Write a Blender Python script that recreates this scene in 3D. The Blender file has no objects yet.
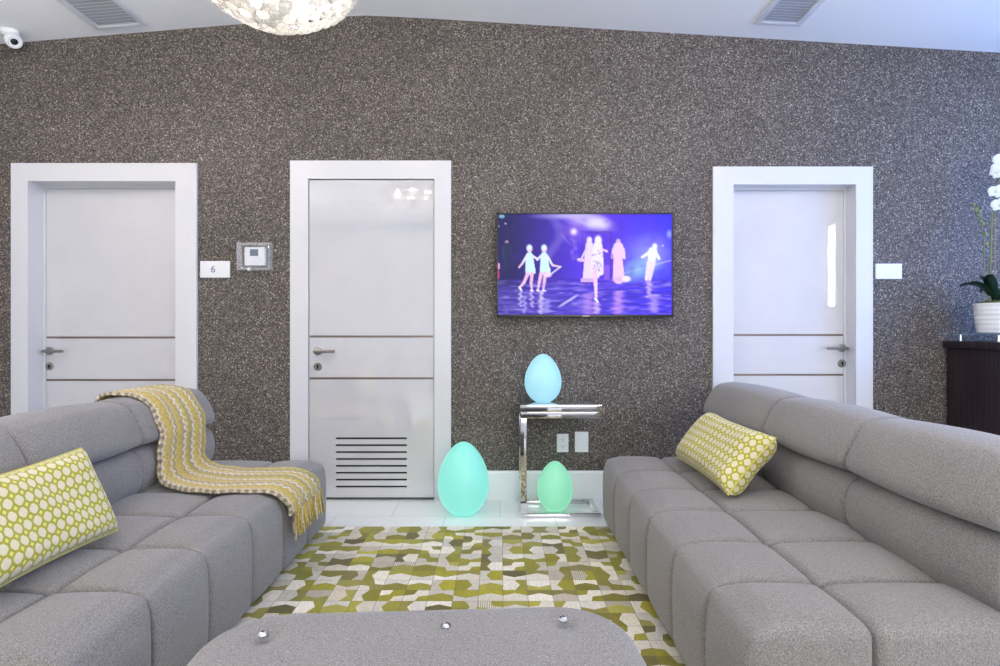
import bpy, bmesh, math, random
from mathutils import Vector, Matrix

random.seed(7)
SC = bpy.context.scene
COL = SC.collection
PI = math.pi
WALL = 3.74          # depth of the papered wall's face
EYE = 1.06           # camera height
F = 600.0            # focal length in pixels of a 1000 px wide frame

# ------------------------------------------------------------------ helpers
def lin(c):
    c = c / 255.0
    return c / 12.92 if c <= 0.04045 else ((c + 0.055) / 1.055) ** 2.4
def rgb(r, g, b, a=1.0):
    return (lin(r), lin(g), lin(b), a)
def X(px, y): return (px - 500.0) * y / F
def Z(py, y): return EYE + (333.0 - 3.0 - py) * y / F

class MB:
    """collects shapes, then links them as one mesh object"""
    def __init__(self):
        self.v = []; self.f = []; self.m = []; self.uv = []; self.cur = 0; self.has_uv = False
    def face(self, idx, uvs=None):
        self.f.append(tuple(idx)); self.m.append(self.cur)
        self.uv.append(uvs)
        if uvs: self.has_uv = True
    def add(self, verts, faces):
        o = len(self.v); self.v += [tuple(p) for p in verts]
        for f in faces: self.face([i + o for i in f])
    def box(self, x0, x1, y0, y1, z0, z1, bev=0.0):
        if bev <= 0:
            v = [(x, y, z) for x in (x0, x1) for y in (y0, y1) for z in (z0, z1)]
            self.add(v, [(0, 1, 3, 2), (4, 6, 7, 5), (0, 4, 5, 1), (2, 3, 7, 6), (0, 2, 6, 4), (1, 5, 7, 3)])
            return
        self.rbox(x0, x1, y0, y1, z0, z1, bev, 1, 2)
    def rbox(self, x0, x1, y0, y1, z0, z1, r, n=6, nr=4, fn=None):
        h = ((x1 - x0) / 2, (y1 - y0) / 2, (z1 - z0) / 2)
        c = ((x0 + x1) / 2, (y0 + y1) / 2, (z0 + z1) / 2)
        r = min(r, h[0] * .98, h[1] * .98, h[2] * .98)
        def coords(hh):
            a = [-hh + r * math.tan(PI / 4 * k / nr) if False else -hh + r * (1 - math.cos(PI / 2 * k / nr)) ** 0.5 * 1.0 for k in range(nr + 1)]
            a = [-hh + r * k / nr for k in range(nr + 1)]
            mid = [(-hh + r) + (2 * hh - 2 * r) * k / n for k in range(1, n)]
            return a + mid + [-q for q in reversed(a)]
        C = [coords(q) for q in h]
        cache = {}; base = len(self.v)
        def vert(p):
            key = (round(p[0], 6), round(p[1], 6), round(p[2], 6))
            if key in cache: return cache[key]
            inn = [max(-(h[i] - r), min(h[i] - r, p[i])) for i in range(3)]
            d = [p[i] - inn[i] for i in range(3)]
            # even spacing of the angle in the rounded zone
            d = [math.copysign(math.tan(min(abs(q) / r, 1) * PI / 4), q) if q else 0 for q in d]
            L = math.sqrt(sum(q * q for q in d))
            q = [inn[i] + (d[i] / L * r if L > 1e-9 else 0) for i in range(3)]
            if fn: q = fn(q, h)
            self.v.append((q[0] + c[0], q[1] + c[1], q[2] + c[2]))
            cache[key] = len(self.v) - 1
            return cache[key]
        for ax in range(3):
            a, b = [(1, 2), (2, 0), (0, 1)][ax]
            for s in (-1, 1):
                A, B = C[a], C[b]
                for i in range(len(A) - 1):
                    for j in range(len(B) - 1):
                        q = []
                        for (ii, jj) in ((i, j), (i + 1, j), (i + 1, j + 1), (i, j + 1)):
                            p = [0, 0, 0]; p[ax] = s * h[ax]; p[a] = A[ii]; p[b] = B[jj]
                            q.append(vert(p))
                        if s < 0: q.reverse()
                        if len(set(q)) == 4: self.face(q)
    def tube(self, pts, r, n=8, cap=True, close=False):
        pts = [Vector(p) for p in pts]; N = len(pts); base = len(self.v)
        rs = r if isinstance(r, (list, tuple)) else [r] * N
        up = None
        for i, p in enumerate(pts):
            t = (pts[(i + 1) % N if close else min(i + 1, N - 1)] - pts[(i - 1) % N if close else max(i - 1, 0)]).normalized()
            if up is None:
                up = Vector((0, 0, 1)) if abs(t.z) < .9 else Vector((1, 0, 0))
            a = t.cross(up)
            if a.length < 1e-6: a = t.cross(Vector((0, 1, 0)))
            a.normalize(); b = a.cross(t).normalized(); up = b
            for k in range(n):
                w = 2 * PI * k / n
                self.v.append(tuple(p + a * (rs[i] * math.cos(w)) + b * (rs[i] * math.sin(w))))
        for i in range(N if close else N - 1):
            j = (i + 1) % N
            for k in range(n):
                l = (k + 1) % n
                self.face((base + i * n + k, base + i * n + l, base + j * n + l, base + j * n + k))
        if cap and not close:
            self.face([base + k for k in reversed(range(n))])
            self.face([base + (N - 1) * n + k for k in range(n)])
    def lathe(self, prof, c=(0, 0, 0), n=32, axis='z'):
        base = len(self.v)
        for (r, z) in prof:
            for k in range(n):
                w = 2 * PI * k / n
                if axis == 'z': p = (c[0] + r * math.cos(w), c[1] + r * math.sin(w), c[2] + z)
                else: p = (c[0] + r * math.cos(w), c[1] - z, c[2] + r * math.sin(w))   # axis towards the viewer (-y)
                self.v.append(p)
        for i in range(len(prof) - 1):
            for k in range(n):
                l = (k + 1) % n
                self.face((base + i * n + k, base + i * n + l, base + (i + 1) * n + l, base + (i + 1) * n + k))
        if prof[0][0] > 1e-6: self.face([base + k for k in reversed(range(n))])
        if prof[-1][0] > 1e-6: self.face([base + (len(prof) - 1) * n + k for k in range(n)])
    def grid(self, fn, nu, nv, uv=True):
        base = len(self.v)
        for i in range(nu + 1):
            for j in range(nv + 1):
                self.v.append(tuple(fn(i / nu, j / nv)))
        for i in range(nu):
            for j in range(nv):
                a = base + i * (nv + 1) + j
                self.face((a, a + nv + 1, a + nv + 2, a + 1),
                          [(i / nu, j / nv), ((i + 1) / nu, j / nv), ((i + 1) / nu, (j + 1) / nv), (i / nu, (j + 1) / nv)] if uv else None)
    def move(self, M):
        self.v = [tuple(M @ Vector(p)) for p in self.v]
    def build(self, name, mat, parent=None, off=None, smooth=True, angle=40, merge=1e-5, recalc=True):
        """verts are in scene coordinates; off (or the parent's own place) becomes the origin"""
        o0 = Vector(off) if off is not None else (OFF.get(parent.name, Vector((0, 0, 0))) if parent else Vector((0, 0, 0)))
        me = bpy.data.meshes.new(name)
        me.from_pydata([tuple(Vector(p) - o0) for p in self.v], [], self.f)
        mats = mat if isinstance(mat, (list, tuple)) else [mat]
        for m in mats: me.materials.append(m)
        me.polygons.foreach_set('material_index', self.m)
        if self.has_uv:
            ul = me.uv_layers.new(name='UVMap'); k = 0
            for pi, p in enumerate(me.polygons):
                u = self.uv[pi]
                for q in range(p.loop_total):
                    ul.data[p.loop_start + q].uv = u[q] if u else (0, 0)
        bm = bmesh.new(); bm.from_mesh(me)
        if merge: bmesh.ops.remove_doubles(bm, verts=bm.verts, dist=merge)
        if recalc: bmesh.ops.recalc_face_normals(bm, faces=bm.faces)
        for f in bm.faces: f.smooth = smooth
        if smooth:
            lim = math.radians(angle)
            for e in bm.edges:
                if len(e.link_faces) == 2 and e.calc_face_angle(0) > lim: e.smooth = False
        bm.to_mesh(me); bm.free()
        o = bpy.data.objects.new(name, me); COL.objects.link(o)
        if parent is None:
            o.location = o0
            OFF[o.name] = o0
        else:
            o.parent = parent
            OFF[o.name] = OFF.get(parent.name, Vector((0, 0, 0)))
        return o
OFF = {}

def tag(o, label=None, cat=None, group=None, kind=None):
    if label: o['label'] = label
    if cat: o['category'] = cat
    if group: o['group'] = group
    if kind: o['kind'] = kind
    return o
def thing(name, label, cat, loc, group=None):
    o = bpy.data.objects.new(name, None); COL.objects.link(o)
    o.location = loc; o.empty_display_size = .1
    OFF[o.name] = Vector(loc)
    return tag(o, label, cat, group)
def struct(name, loc=(0, 0, 0)):
    o = bpy.data.objects.new(name, None); COL.objects.link(o); o.location = loc
    OFF[o.name] = Vector(loc); o['kind'] = 'structure'
    return o
def copy_part(o, parent, loc, rot=None, sc=None):
    c = o.copy(); COL.objects.link(c); c.parent = parent
    c.location = Vector(loc) - OFF[parent.name]
    if rot is not None: c.rotation_euler = rot
    if sc is not None: c.scale = sc
    OFF[c.name] = OFF[parent.name]
    return c

# ------------------------------------------------------------------ materials
class NT:
    def __init__(self, name):
        self.mat = bpy.data.materials.new(name); self.mat.use_nodes = True
        self.t = self.mat.node_tree; self.t.nodes.clear()
        self.out = self.n('ShaderNodeOutputMaterial'); self.b = self.n('ShaderNodeBsdfPrincipled')
        self.l(self.b.outputs[0], self.out.inputs[0])
    def n(self, t, **kw):
        q = self.t.nodes.new(t)
        for k, v in kw.items(): setattr(q, k, v)
        return q
    def l(self, a, b): self.t.links.new(a, b)
    def set(self, **kw):
        for k, v in kw.items(): self.b.inputs[k.replace('_', ' ')].default_value = v
        return self
    def math(self, op, a, b=None, c=None):
        q = self.n('ShaderNodeMath', operation=op)
        for i, s in enumerate((a, b, c)):
            if s is None: continue
            if isinstance(s, (int, float)): q.inputs[i].default_value = s
            else: self.l(s, q.inputs[i])
        return q.outputs[0]
    def mix(self, fac, a, b):
        q = self.n('ShaderNodeMix', data_type='RGBA')
        if isinstance(fac, (int, float)): q.inputs[0].default_value = fac
        else: self.l(fac, q.inputs[0])
        for i, s in ((6, a), (7, b)):
            if isinstance(s, tuple): q.inputs[i].default_value = s
            else: self.l(s, q.inputs[i])
        return q.outputs[2]
    def ramp(self, fac, stops, interp='LINEAR'):
        q = self.n('ShaderNodeValToRGB'); q.color_ramp.interpolation = interp
        e = q.color_ramp.elements
        while len(e) < len(stops): e.new(0.5)
        for k, (p, c) in enumerate(stops): e[k].position = p; e[k].color = c
        self.l(fac, q.inputs[0]); return q.outputs[0]
    def obj(self):
        return self.n('ShaderNodeTexCoord').outputs['Object']
    def noise(self, vec, scale, detail=2, rough=.5):
        q = self.n('ShaderNodeTexNoise'); q.inputs['Scale'].default_value = scale
        q.inputs['Detail'].default_value = detail; q.inputs['Roughness'].default_value = rough
        self.l(vec, q.inputs['Vector']); return q.outputs[0]
    def bump(self, h, strength=.3, dist=.002):
        q = self.n('ShaderNodeBump'); q.inputs['Strength'].default_value = strength
        q.inputs['Distance'].default_value = dist
        self.l(h, q.inputs['Height']); self.l(q.outputs[0], self.b.inputs['Normal'])
    def color(self, c):
        if isinstance(c, tuple): self.b.inputs['Base Color'].default_value = c
        else: self.l(c, self.b.inputs['Base Color'])

def simple(name, col, rough=.5, metal=0, var=0.05, scale=30, bump=0, spec=.5):
    t = NT(name).set(Roughness=rough, Metallic=metal, Specular_IOR_Level=spec)
    nz = t.noise(t.obj(), scale, 3)
    d = tuple(max(0, q * (1 - var)) for q in col[:3]) + (1,)
    e = tuple(min(1, q * (1 + var)) for q in col[:3]) + (1,)
    t.color(t.mix(nz, d, e))
    if bump: t.bump(nz, bump)
    return t.mat

def m_wallpaper():
    t = NT('mica_wallpaper').set(Roughness=.55, Specular_IOR_Level=.4)
    v = t.n('ShaderNodeTexVoronoi'); v.inputs['Scale'].default_value = 185
    t.l(t.obj(), v.inputs['Vector'])
    s = t.n('ShaderNodeSeparateColor'); t.l(v.outputs['Color'], s.inputs[0])
    c = t.ramp(s.outputs[0], [(0, rgb(58, 52, 49)), (.3, rgb(92, 84, 78)), (.6, rgb(113, 104, 97)), (.85, rgb(140, 131, 123)), (.96, rgb(178, 169, 159)), (1, rgb(220, 212, 202))])
    big = t.noise(t.obj(), 2.2, 4, .6)
    k = t.ramp(big, [(.35, (.62, .62, .62, 1)), (.65, (.75, .75, .75, 1))])
    q = t.n('ShaderNodeMix', data_type='RGBA', blend_type='MULTIPLY'); q.inputs[0].default_value = 1
    t.l(c, q.inputs[6]); t.l(k, q.inputs[7])
    t.color(q.outputs[2])
    r = t.ramp(s.outputs[1], [(0, (.25,) * 3 + (1,)), (.3, (.6,) * 3 + (1,)), (1, (.8,) * 3 + (1,))])
    t.l(r, t.b.inputs['Roughness'])
    t.bump(s.outputs[2], .5, .002)
    return t.mat

def m_fabric():
    t = NT('grey_weave').set(Roughness=.95, Specular_IOR_Level=.15, Sheen_Weight=.25, Sheen_Roughness=.5)
    o = t.obj()
    mp = t.n('ShaderNodeMapping'); mp.inputs['Scale'].default_value = (1, 1, 1.0); t.l(o, mp.inputs[0])
    n1 = t.noise(mp.outputs[0], 420, 2, .6)
    n2 = t.noise(mp.outputs[0], 240, 3, .7)
    n3 = t.noise(o, 4, 3)
    a = t.math('ADD', t.math('MULTIPLY', n1, .55), t.math('MULTIPLY', n2, .45))
    c = t.ramp(a, [(.36, rgb(112, 108, 107)), (.5, rgb(150, 146, 144)), (.64, rgb(184, 180, 177))])
    k = t.ramp(n3, [(.3, (.74, .74, .75, 1)), (.7, (.80, .80, .80, 1))])
    q = t.n('ShaderNodeMix', data_type='RGBA', blend_type='MULTIPLY'); q.inputs[0].default_value = 1
    t.l(c, q.inputs[6]); t.l(k, q.inputs[7]); t.color(q.outputs[2])
    t.bump(a, .35, .002)
    return t.mat

def m_pillow():
    t = NT('octagon_print').set(Roughness=.6, Specular_IOR_Level=.3, Sheen_Weight=.2)
    u = t.n('ShaderNodeUVMap'); s = t.n('ShaderNodeSeparateXYZ'); t.l(u.outputs[0], s.inputs[0])
    P = 1.0
    def cell(v, shift):
        f = t.math('FRACT', t.math('ADD', v, shift))
        return t.math('ABSOLUTE', t.math('SUBTRACT', f, .5))
    ax, ay = cell(s.outputs[0], 0), cell(s.outputs[1], 0)         # to the octagon's centre
    bx, by = cell(s.outputs[0], .5), cell(s.outputs[1], .5)       # to the small square's centre
    octd = t.math('MAXIMUM', t.math('MAXIMUM', ax, ay), t.math('MULTIPLY', t.math('ADD', ax, ay), .76))
    octm = t.math('LESS_THAN', octd, .385)
    rim = t.math('LESS_THAN', octd, .42)
    sq = t.math('LESS_THAN', t.math('ADD', bx, by), .20)
    nz = t.noise(t.obj(), 320, 2)
    green = t.mix(nz, rgb(156, 149, 42), rgb(186, 178, 74))
    c = t.mix(rim, green, rgb(196, 190, 84))
    c = t.mix(sq, c, t.mix(nz, rgb(214, 208, 76), rgb(236, 230, 128)))
    c = t.mix(octm, c, t.mix(nz, rgb(212, 202, 168), rgb(236, 228, 202)))
    t.color(c)
    h = t.math('ADD', t.math('MULTIPLY', t.math('ADD', octm, sq), .6), t.math('MULTIPLY', nz, .4))
    t.bump(h, .5, .0025)
    return t.mat

def m_knit():
    t = NT('striped_knit').set(Roughness=.95, Specular_IOR_Level=.1, Sheen_Weight=.3)
    u = t.n('ShaderNodeUVMap'); s = t.n('ShaderNodeSeparateXYZ'); t.l(u.outputs[0], s.inputs[0])
    zig = t.math('ABSOLUTE', t.math('SUBTRACT', t.math('FRACT', t.math('MULTIPLY', s.outputs[0], 44)), .5))
    nz = t.noise(t.obj(), 60, 3)
    v = t.math('ADD', s.outputs[1], t.math('MULTIPLY', t.math('SUBTRACT', zig, .25), .09))
    v = t.math('ADD', v, t.math('MULTIPLY', t.math('SUBTRACT', nz, .5), .06))
    brown, green, gold, white, tan = rgb(122, 102, 88), rgb(184, 170, 76), rgb(212, 188, 106), rgb(226, 217, 196), rgb(176, 158, 128)
    gold2 = rgb(204, 180, 92)
    c = t.ramp(v, [(0, brown), (.003, tan), (.028, white), (.06, gold), (.15, gold2), (.22, white), (.26, tan), (.305, gold), (.36, gold2), (.42, tan),
                   (.455, white), (.50, gold), (.56, green), (.62, tan), (.66, white), (.70, gold), (.76, gold2), (.83, white), (.865, tan), (.91, green), (.96, gold)], 'CONSTANT')
    n2 = t.noise(t.obj(), 150, 3, .65)
    k = t.ramp(n2, [(.32, (.55, .53, .50, 1)), (.66, (1.12, 1.12, 1.12, 1))])
    q = t.n('ShaderNodeMix', data_type='RGBA', blend_type='MULTIPLY'); q.inputs[0].default_value = 1
    t.l(c, q.inputs[6]); t.l(k, q.inputs[7]); t.color(q.outputs[2])
    t.bump(n2, .6, .003)
    return t.mat

def m_rug():
    t = NT('patched_hide').set(Roughness=.8, Specular_IOR_Level=.2, Sheen_Weight=.2)
    a = t.n('ShaderNodeVertexColor'); a.layer_name = 'Col'
    o = t.obj()
    mp = t.n('ShaderNodeMapping'); mp.inputs['Scale'].default_value = (1, .25, 1); t.l(o, mp.inputs[0])
    n1 = t.noise(mp.outputs[0], 160, 3, .6)
    k = t.ramp(n1, [(.3, (.84, .84, .84, 1)), (.7, (1.08, 1.08, 1.08, 1))])
    q = t.n('ShaderNodeMix', data_type='RGBA', blend_type='MULTIPLY'); q.inputs[0].default_value = 1
    t.l(a.outputs[0], q.inputs[6]); t.l(k, q.inputs[7])
    s = t.n('ShaderNodeSeparateXYZ'); t.l(o, s.inputs[0])
    st = t.math('LESS_THAN', t.math('FRACT', t.math('MULTIPLY', s.outputs[0], 120)), .35)
    flag = t.math('LESS_THAN', a.outputs[1], .75)
    c = t.mix(t.math('MULTIPLY', st, flag), q.outputs[2], rgb(140, 128, 102))
    t.color(c); t.bump(n1, .25, .002)
    return t.mat

def m_floor():
    t = NT('glossy_white_tile').set(Roughness=.16, Specular_IOR_Level=.5)
    o = t.obj()
    b = t.n('ShaderNodeTexBrick'); b.offset = .5
    b.inputs['Scale'].default_value = 1; b.inputs['Brick Width'].default_value = .62; b.inputs['Row Height'].default_value = .31
    b.inputs['Mortar Size'].default_value = .002
    b.inputs['Color1'].default_value = rgb(246, 247, 247); b.inputs['Color2'].default_value = rgb(242, 243, 244); b.inputs['Mortar'].default_value = rgb(205, 208, 208)
    t.l(o, b.inputs['Vector'])
    n = t.noise(o, 3, 4)
    t.color(t.mix(t.math('MULTIPLY', n, .12), b.outputs[0], rgb(225, 229, 230)))
    return t.mat

def m_wood_dark():
    t = NT('dark_wenge').set(Roughness=.38, Specular_IOR_Level=.4)
    o = t.obj(); mp = t.n('ShaderNodeMapping'); mp.inputs['Scale'].default_value = (1, 1, .02); t.l(o, mp.inputs[0])
    n = t.noise(mp.outputs[0], 95, 3, .6)
    t.color(t.ramp(n, [(.35, rgb(24, 17, 21)), (.55, rgb(44, 33, 39)), (.75, rgb(66, 51, 56))]))
    t.bump(n, .15, .001)
    return t.mat

def m_glow(name, col, strength, core=.6):
    t = NT(name).set(Roughness=.35, Specular_IOR_Level=.4, Base_Color=tuple(q * .35 + .04 for q in col[:3]) + (1,))
    n = t.noise(t.obj(), 2.0, 1)
    c = t.mix(n, tuple(q * .97 for q in col[:3]) + (1,), col)
    t.l(c, t.b.inputs['Emission Color']); t.b.inputs['Emission Strength'].default_value = strength
    return t.mat

def m_crystal():
    t = NT('lit_crystal')
    t.set(Base_Color=(.96, .95, .93, 1), Roughness=.05, Specular_IOR_Level=.9)
    tr = t.n('ShaderNodeBsdfTranslucent'); tr.inputs[0].default_value = (1, .98, .94, 1)
    n = t.noise(t.obj(), 60, 2)
    t.l(t.ramp(n, [(.3, (.9, .87, .82, 1)), (.7, (1, 1, 1, 1))]), tr.inputs[0])
    oi = t.n('ShaderNodeObjectInfo')
    k = t.ramp(t.math('FRACT', t.math('ADD', oi.outputs['Random'], t.noise(t.obj(), 90, 1))), [(0, (.14, .14, .14, 1)), (.35, (.34, .34, .33, 1)), (.7, (.70, .69, .66, 1)), (1, (1, .98, .94, 1))])
    t.l(k, tr.inputs[0])
    tp = t.n('ShaderNodeBsdfTransparent')
    m1 = t.n('ShaderNodeMixShader'); m1.inputs[0].default_value = .68
    t.l(t.b.outputs[0], m1.inputs[1]); t.l(tr.outputs[0], m1.inputs[2])
    m2 = t.n('ShaderNodeMixShader'); m2.inputs[0].default_value = .22
    t.l(m1.outputs[0], m2.inputs[1]); t.l(tp.outputs[0], m2.inputs[2])
    t.l(m2.outputs[0], t.out.inputs[0])
    return t.mat

def m_glass(name, col, alpha=.25):
    t = NT(name).set(Base_Color=col, Roughness=.04, Specular_IOR_Level=.6)
    tp = t.n('ShaderNodeBsdfTransparent'); tp.inputs[0].default_value = tuple(.86 + .14 * q for q in col[:3]) + (1,)
    n = t.noise(t.obj(), 8, 1)
    m = t.n('ShaderNodeMixShader')
    t.l(t.math('ADD', alpha - .03, t.math('MULTIPLY', n, .06)), m.inputs[0])
    t.l(tp.outputs[0], m.inputs[1]); t.l(t.b.outputs[0], m.inputs[2]); t.l(m.outputs[0], t.out.inputs[0])
    return t.mat

def m_screen():
    t = NT('television_picture').set(Roughness=.45, Base_Color=(.005, .005, .006, 1), Specular_IOR_Level=.2)
    a = t.n('ShaderNodeVertexColor'); a.layer_name = 'Col'
    t.l(a.outputs[0], t.b.inputs['Emission Color']); t.b.inputs['Emission Strength'].default_value = .68
    return t.mat

def m_petal():
    t = NT('white_petal').set(Roughness=.6, Specular_IOR_Level=.3, Subsurface_Weight=.2)
    n = t.noise(t.obj(), 40, 2)
    t.color(t.mix(n, rgb(236, 238, 240), rgb(250, 250, 250)))
    return t.mat

def m_door():
    t = NT('glossy_white_lacquer').set(Roughness=.12, IOR=2.4)
    n = t.noise(t.obj(), 5, 4, .6)
    t.color(t.mix(n, rgb(196, 195, 198), rgb(208, 207, 210)))
    r = t.ramp(n, [(.3, (.015,) * 3 + (1,)), (.7, (.06,) * 3 + (1,))]); t.l(r, t.b.inputs['Roughness'])
    return t.mat

M = dict(
    wall=m_wallpaper(), fabric=m_fabric(), pillow=m_pillow(), knit=m_knit(), rug=m_rug(), floor=m_floor(), wenge=m_wood_dark(),
    ceiling=simple('ceiling_paint', rgb(243, 244, 245), .8, var=.015, scale=3),
    plain=simple('white_wall_paint', rgb(214, 214, 216), .8, var=.02, scale=3),
    trim=simple('satin_white_trim', rgb(212, 212, 215), .28, var=.015, scale=4),
    door=m_door(),
    chrome=simple('mirror_chrome', rgb(214, 214, 216), .06, 1, var=.03, scale=6),
    steel=simple('brushed_steel', rgb(150, 146, 142), .32, 1, var=.08, scale=60),
    inlay=simple('bronze_inlay', rgb(128, 116, 106), .35, .8, var=.08, scale=20),
    black=simple('black_plastic', rgb(14, 14, 16), .3, var=.2, scale=40),
    void=simple('gap_shade_black', rgb(8, 8, 8), .9, var=.1),  # shade inside gaps and holes put into the colour
    plastic=simple('white_plastic', rgb(232, 233, 235), .35, var=.015, scale=20),
    grille=simple('vent_enamel', rgb(214, 217, 222), .5, var=.02, scale=20),
    stone=simple('white_marble_plaque', rgb(226, 227, 230), .25, var=.05, scale=45),
    ink=simple('blue_grey_lettering', rgb(96, 106, 150), .5, var=.05),
    lcd=simple('blue_grey_display', rgb(72, 96, 122), .2, var=.12, scale=90),
    clear=m_glass('clear_plastic', rgb(232, 232, 234), .26), clearer=m_glass('thin_clear_plastic', rgb(238, 240, 245), .08),
    greenglass=m_glass('pale_green_glass', rgb(205, 240, 238), .09),
    pane=m_glass('window_glass', rgb(235, 240, 245), .12),
    ceramic=simple('white_ceramic', rgb(226, 225, 222), .3, var=.02),
    moss=simple('moss', rgb(92, 92, 40), .95, var=.5, scale=120, bump=.8),
    leaf=simple('orchid_leaf_green', rgb(26, 52, 40), .25, var=.25, scale=25),
    stem=simple('stem_green', rgb(112, 122, 62), .5, var=.2, scale=60),
    stake=simple('bamboo_stake', rgb(150, 128, 78), .6, var=.15, scale=60),
    bud=simple('green_bud', rgb(134, 146, 70), .5, var=.2, scale=60),
    petal=m_petal(), lip=simple('orchid_lip', rgb(226, 220, 160), .5, var=.1, scale=80),
    crystal=m_crystal(),
    jewel=simple('crystal_button', rgb(226, 226, 232), .05, 1, var=.05, scale=50),
    bulb=m_glow('lamp_bulb', (1, .92, .80, 1), 9.0),
    teal=m_glow('teal_glow', (.27, .88, .76, 1), .40), mint=m_glow('mint_glow', (.31, .86, .56, 1), .39), sky=m_glow('sky_glow', (.40, .80, .96, 1), .43),
    screen=m_screen(),
)

# ------------------------------------------------------------------ room shell
XL, XR, YB = -3.128, 4.0, -2.9
PROF = [(XL, 2.8415), (-1.25, 2.997), (-1.0, 3.014), (-.84, 3.02), (-.66, 3.013), (-.42, 3.0), (XR, 2.736)]
def top_at(x):
    for (a, za), (b, zb) in zip(PROF, PROF[1:]):
        if a - 1e-9 <= x <= b + 1e-9: return za + (zb - za) * (x - a) / (b - a)
    return PROF[-1][1]

DOORS = [  # outer x0,x1,top ; opening x0,x1,top ; recess
    dict(n='door_1', o=(X(10.8, 3.722), X(196.5, 3.722), Z(163, 3.722)), i=(X(30, WALL), X(176.8, WALL), Z(181.7, WALL)), rec=.115),
    dict(n='door_2', o=(X(290, 3.722), X(451, 3.722), Z(160.5, 3.722)), i=(X(309, WALL), X(434.5, WALL), Z(179.5, WALL)), rec=-.006),
    dict(n='door_3', o=(X(713, 3.722), X(873, 3.722), Z(166.5, 3.722)), i=(X(732.5, WALL), X(854.5, WALL), Z(185, WALL)), rec=.095),
]
def prism(mb, poly, y0, y1):
    n = len(poly)
    mb.add([(x, y0, z) for x, z in poly] + [(x, y1, z) for x, z in poly],
           [tuple(range(n)), tuple(reversed(range(n, 2 * n)))] + [(i, i + n, (i + 1) % n + n, (i + 1) % n) for i in range(n)])

def back_wall():
    mb = MB(); G = .015
    xs = sorted({XL, XR} | {p[0] for p in PROF} | {d['i'][k] + (-G, G)[k] for d in DOORS for k in (0, 1)})
    for a, b in zip(xs, xs[1:]):
        z0 = 0.0; mid = (a + b) / 2
        for d in DOORS:
            if d['i'][0] - G < mid < d['i'][1] + G: z0 = d['i'][2] + G
        prism(mb, [(a, z0), (b, z0), (b, top_at(b)), (a, top_at(a))], WALL, WALL + .2)
    o = mb.build('wall_back', M['wall'], smooth=False, merge=0)
    o['kind'] = 'structure'
back_wall()

mb = MB(); mb.box(XL - .2, XR + .2, YB - .2, WALL + .4, -.1, 0); mb.build('floor', M['floor'], smooth=False)['kind'] = 'structure'
mb = MB()
cp = [(XL - .2, PROF[0][1] - .0166)] + PROF[:] + [(XR + .2, PROF[-1][1] - .012)]
prism(mb, cp + [(XR + .2, 3.25), (XL - .2, 3.25)], YB - .2, WALL + .2)
mb.build('ceiling', M['ceiling'], smooth=True, angle=20)['kind'] = 'structure'
mb = MB(); mb.box(XL - .2, XL, YB - .2, WALL, 0, 2.84); mb.build('wall_left', M['plain'], smooth=False)['kind'] = 'structure'

def holed_wall(name, along, lo, hi, at, thick, top, holes):
    """wall along x or y with rectangular window openings"""
    mb = MB(); cuts = sorted({lo, hi} | {h[k] for h in holes for k in (0, 1)})
    def bx(a, b, z0, z1):
        if along == 'y': mb.box(at, at + thick, a, b, z0, z1)
        else: mb.box(a, b, at - thick, at, z0, z1)
    for a, b in zip(cuts, cuts[1:]):
        h = [q for q in holes if q[0] < (a + b) / 2 < q[1]]
        if h: bx(a, b, 0, h[0][2]); bx(a, b, h[0][3], top)
        else: bx(a, b, 0, top)
    mb.build(name, M['plain'], smooth=False, merge=0)['kind'] = 'structure'
W1 = (1.5, 3.1, 1.06, 2.45)      # broad window in the wall beside the counter (y range)
W2 = (.24, .50, 1.30, 2.38)       # slim one next to it
W3 = (-.6, 3.0, .7, 2.45)         # unseen window behind the viewer, added for frontal light (x range)
holed_wall('wall_right', 'y', YB - .2, WALL, XR, .2, 2.73, [W1, W2])
holed_wall('wall_rear', 'x', XL, XR, YB, .2, 2.73, [W3])
def window(n, along, w, at):
    r = struct(n, (at, (w[0] + w[1]) / 2, w[2]) if along == 'y' else ((w[0] + w[1]) / 2, at, w[2]))
    fr = MB(); t = .05
    def bx(mb, a, b, z0, z1, d0, d1):
        if along == 'y': mb.box(at + d0, at + d1, a, b, z0, z1)
        else: mb.box(a, b, at - d1, at - d0, z0, z1)
    bx(fr, w[0], w[0] + t, w[2], w[3], .06, .12); bx(fr, w[1] - t, w[1], w[2], w[3], .06, .12)
    bx(fr, w[0], w[1], w[2], w[2] + t, .06, .12); bx(fr, w[0], w[1], w[3] - t, w[3], .06, .12)
    fr.build('window_frame', M['trim'], r, smooth=False)
    g = MB(); bx(g, w[0] + t, w[1] - t, w[2] + t, w[3] - t, .085, .095); g.build('window_pane', M['pane'], r, smooth=False)
window('window_1', 'y', W1, XR); window('window_2', 'y', W2, XR); window('fill_window', 'x', W3, YB)

M['skirt'] = simple('white_baseboard_paint', rgb(240, 240, 242), .3, var=.01, scale=4)
# baseboard between the door casings
mb = MB()
bt = Z(471, WALL - .012)
segs = [(XL, DOORS[0]['o'][0]), (DOORS[0]['o'][1], DOORS[1]['o'][0]), (DOORS[1]['o'][1], DOORS[2]['o'][0]), (DOORS[2]['o'][1], XR)]
for a, b in segs:
    prof = [(WALL, 0), (WALL - .016, 0), (WALL - .016, bt - .012), (WALL - .010, bt), (WALL, bt)]
    n = len(prof); base = [(a, y, z) for y, z in prof] + [(b, y, z) for y, z in prof]
    mb.add(base, [tuple(range(n)), tuple(reversed(range(n, 2 * n)))] + [(i, (i + 1) % n, (i + 1) % n + n, i + n) for i in range(n)])
mb.build('baseboard_back', M['skirt'], smooth=False, merge=0)['kind'] = 'structure'

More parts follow.
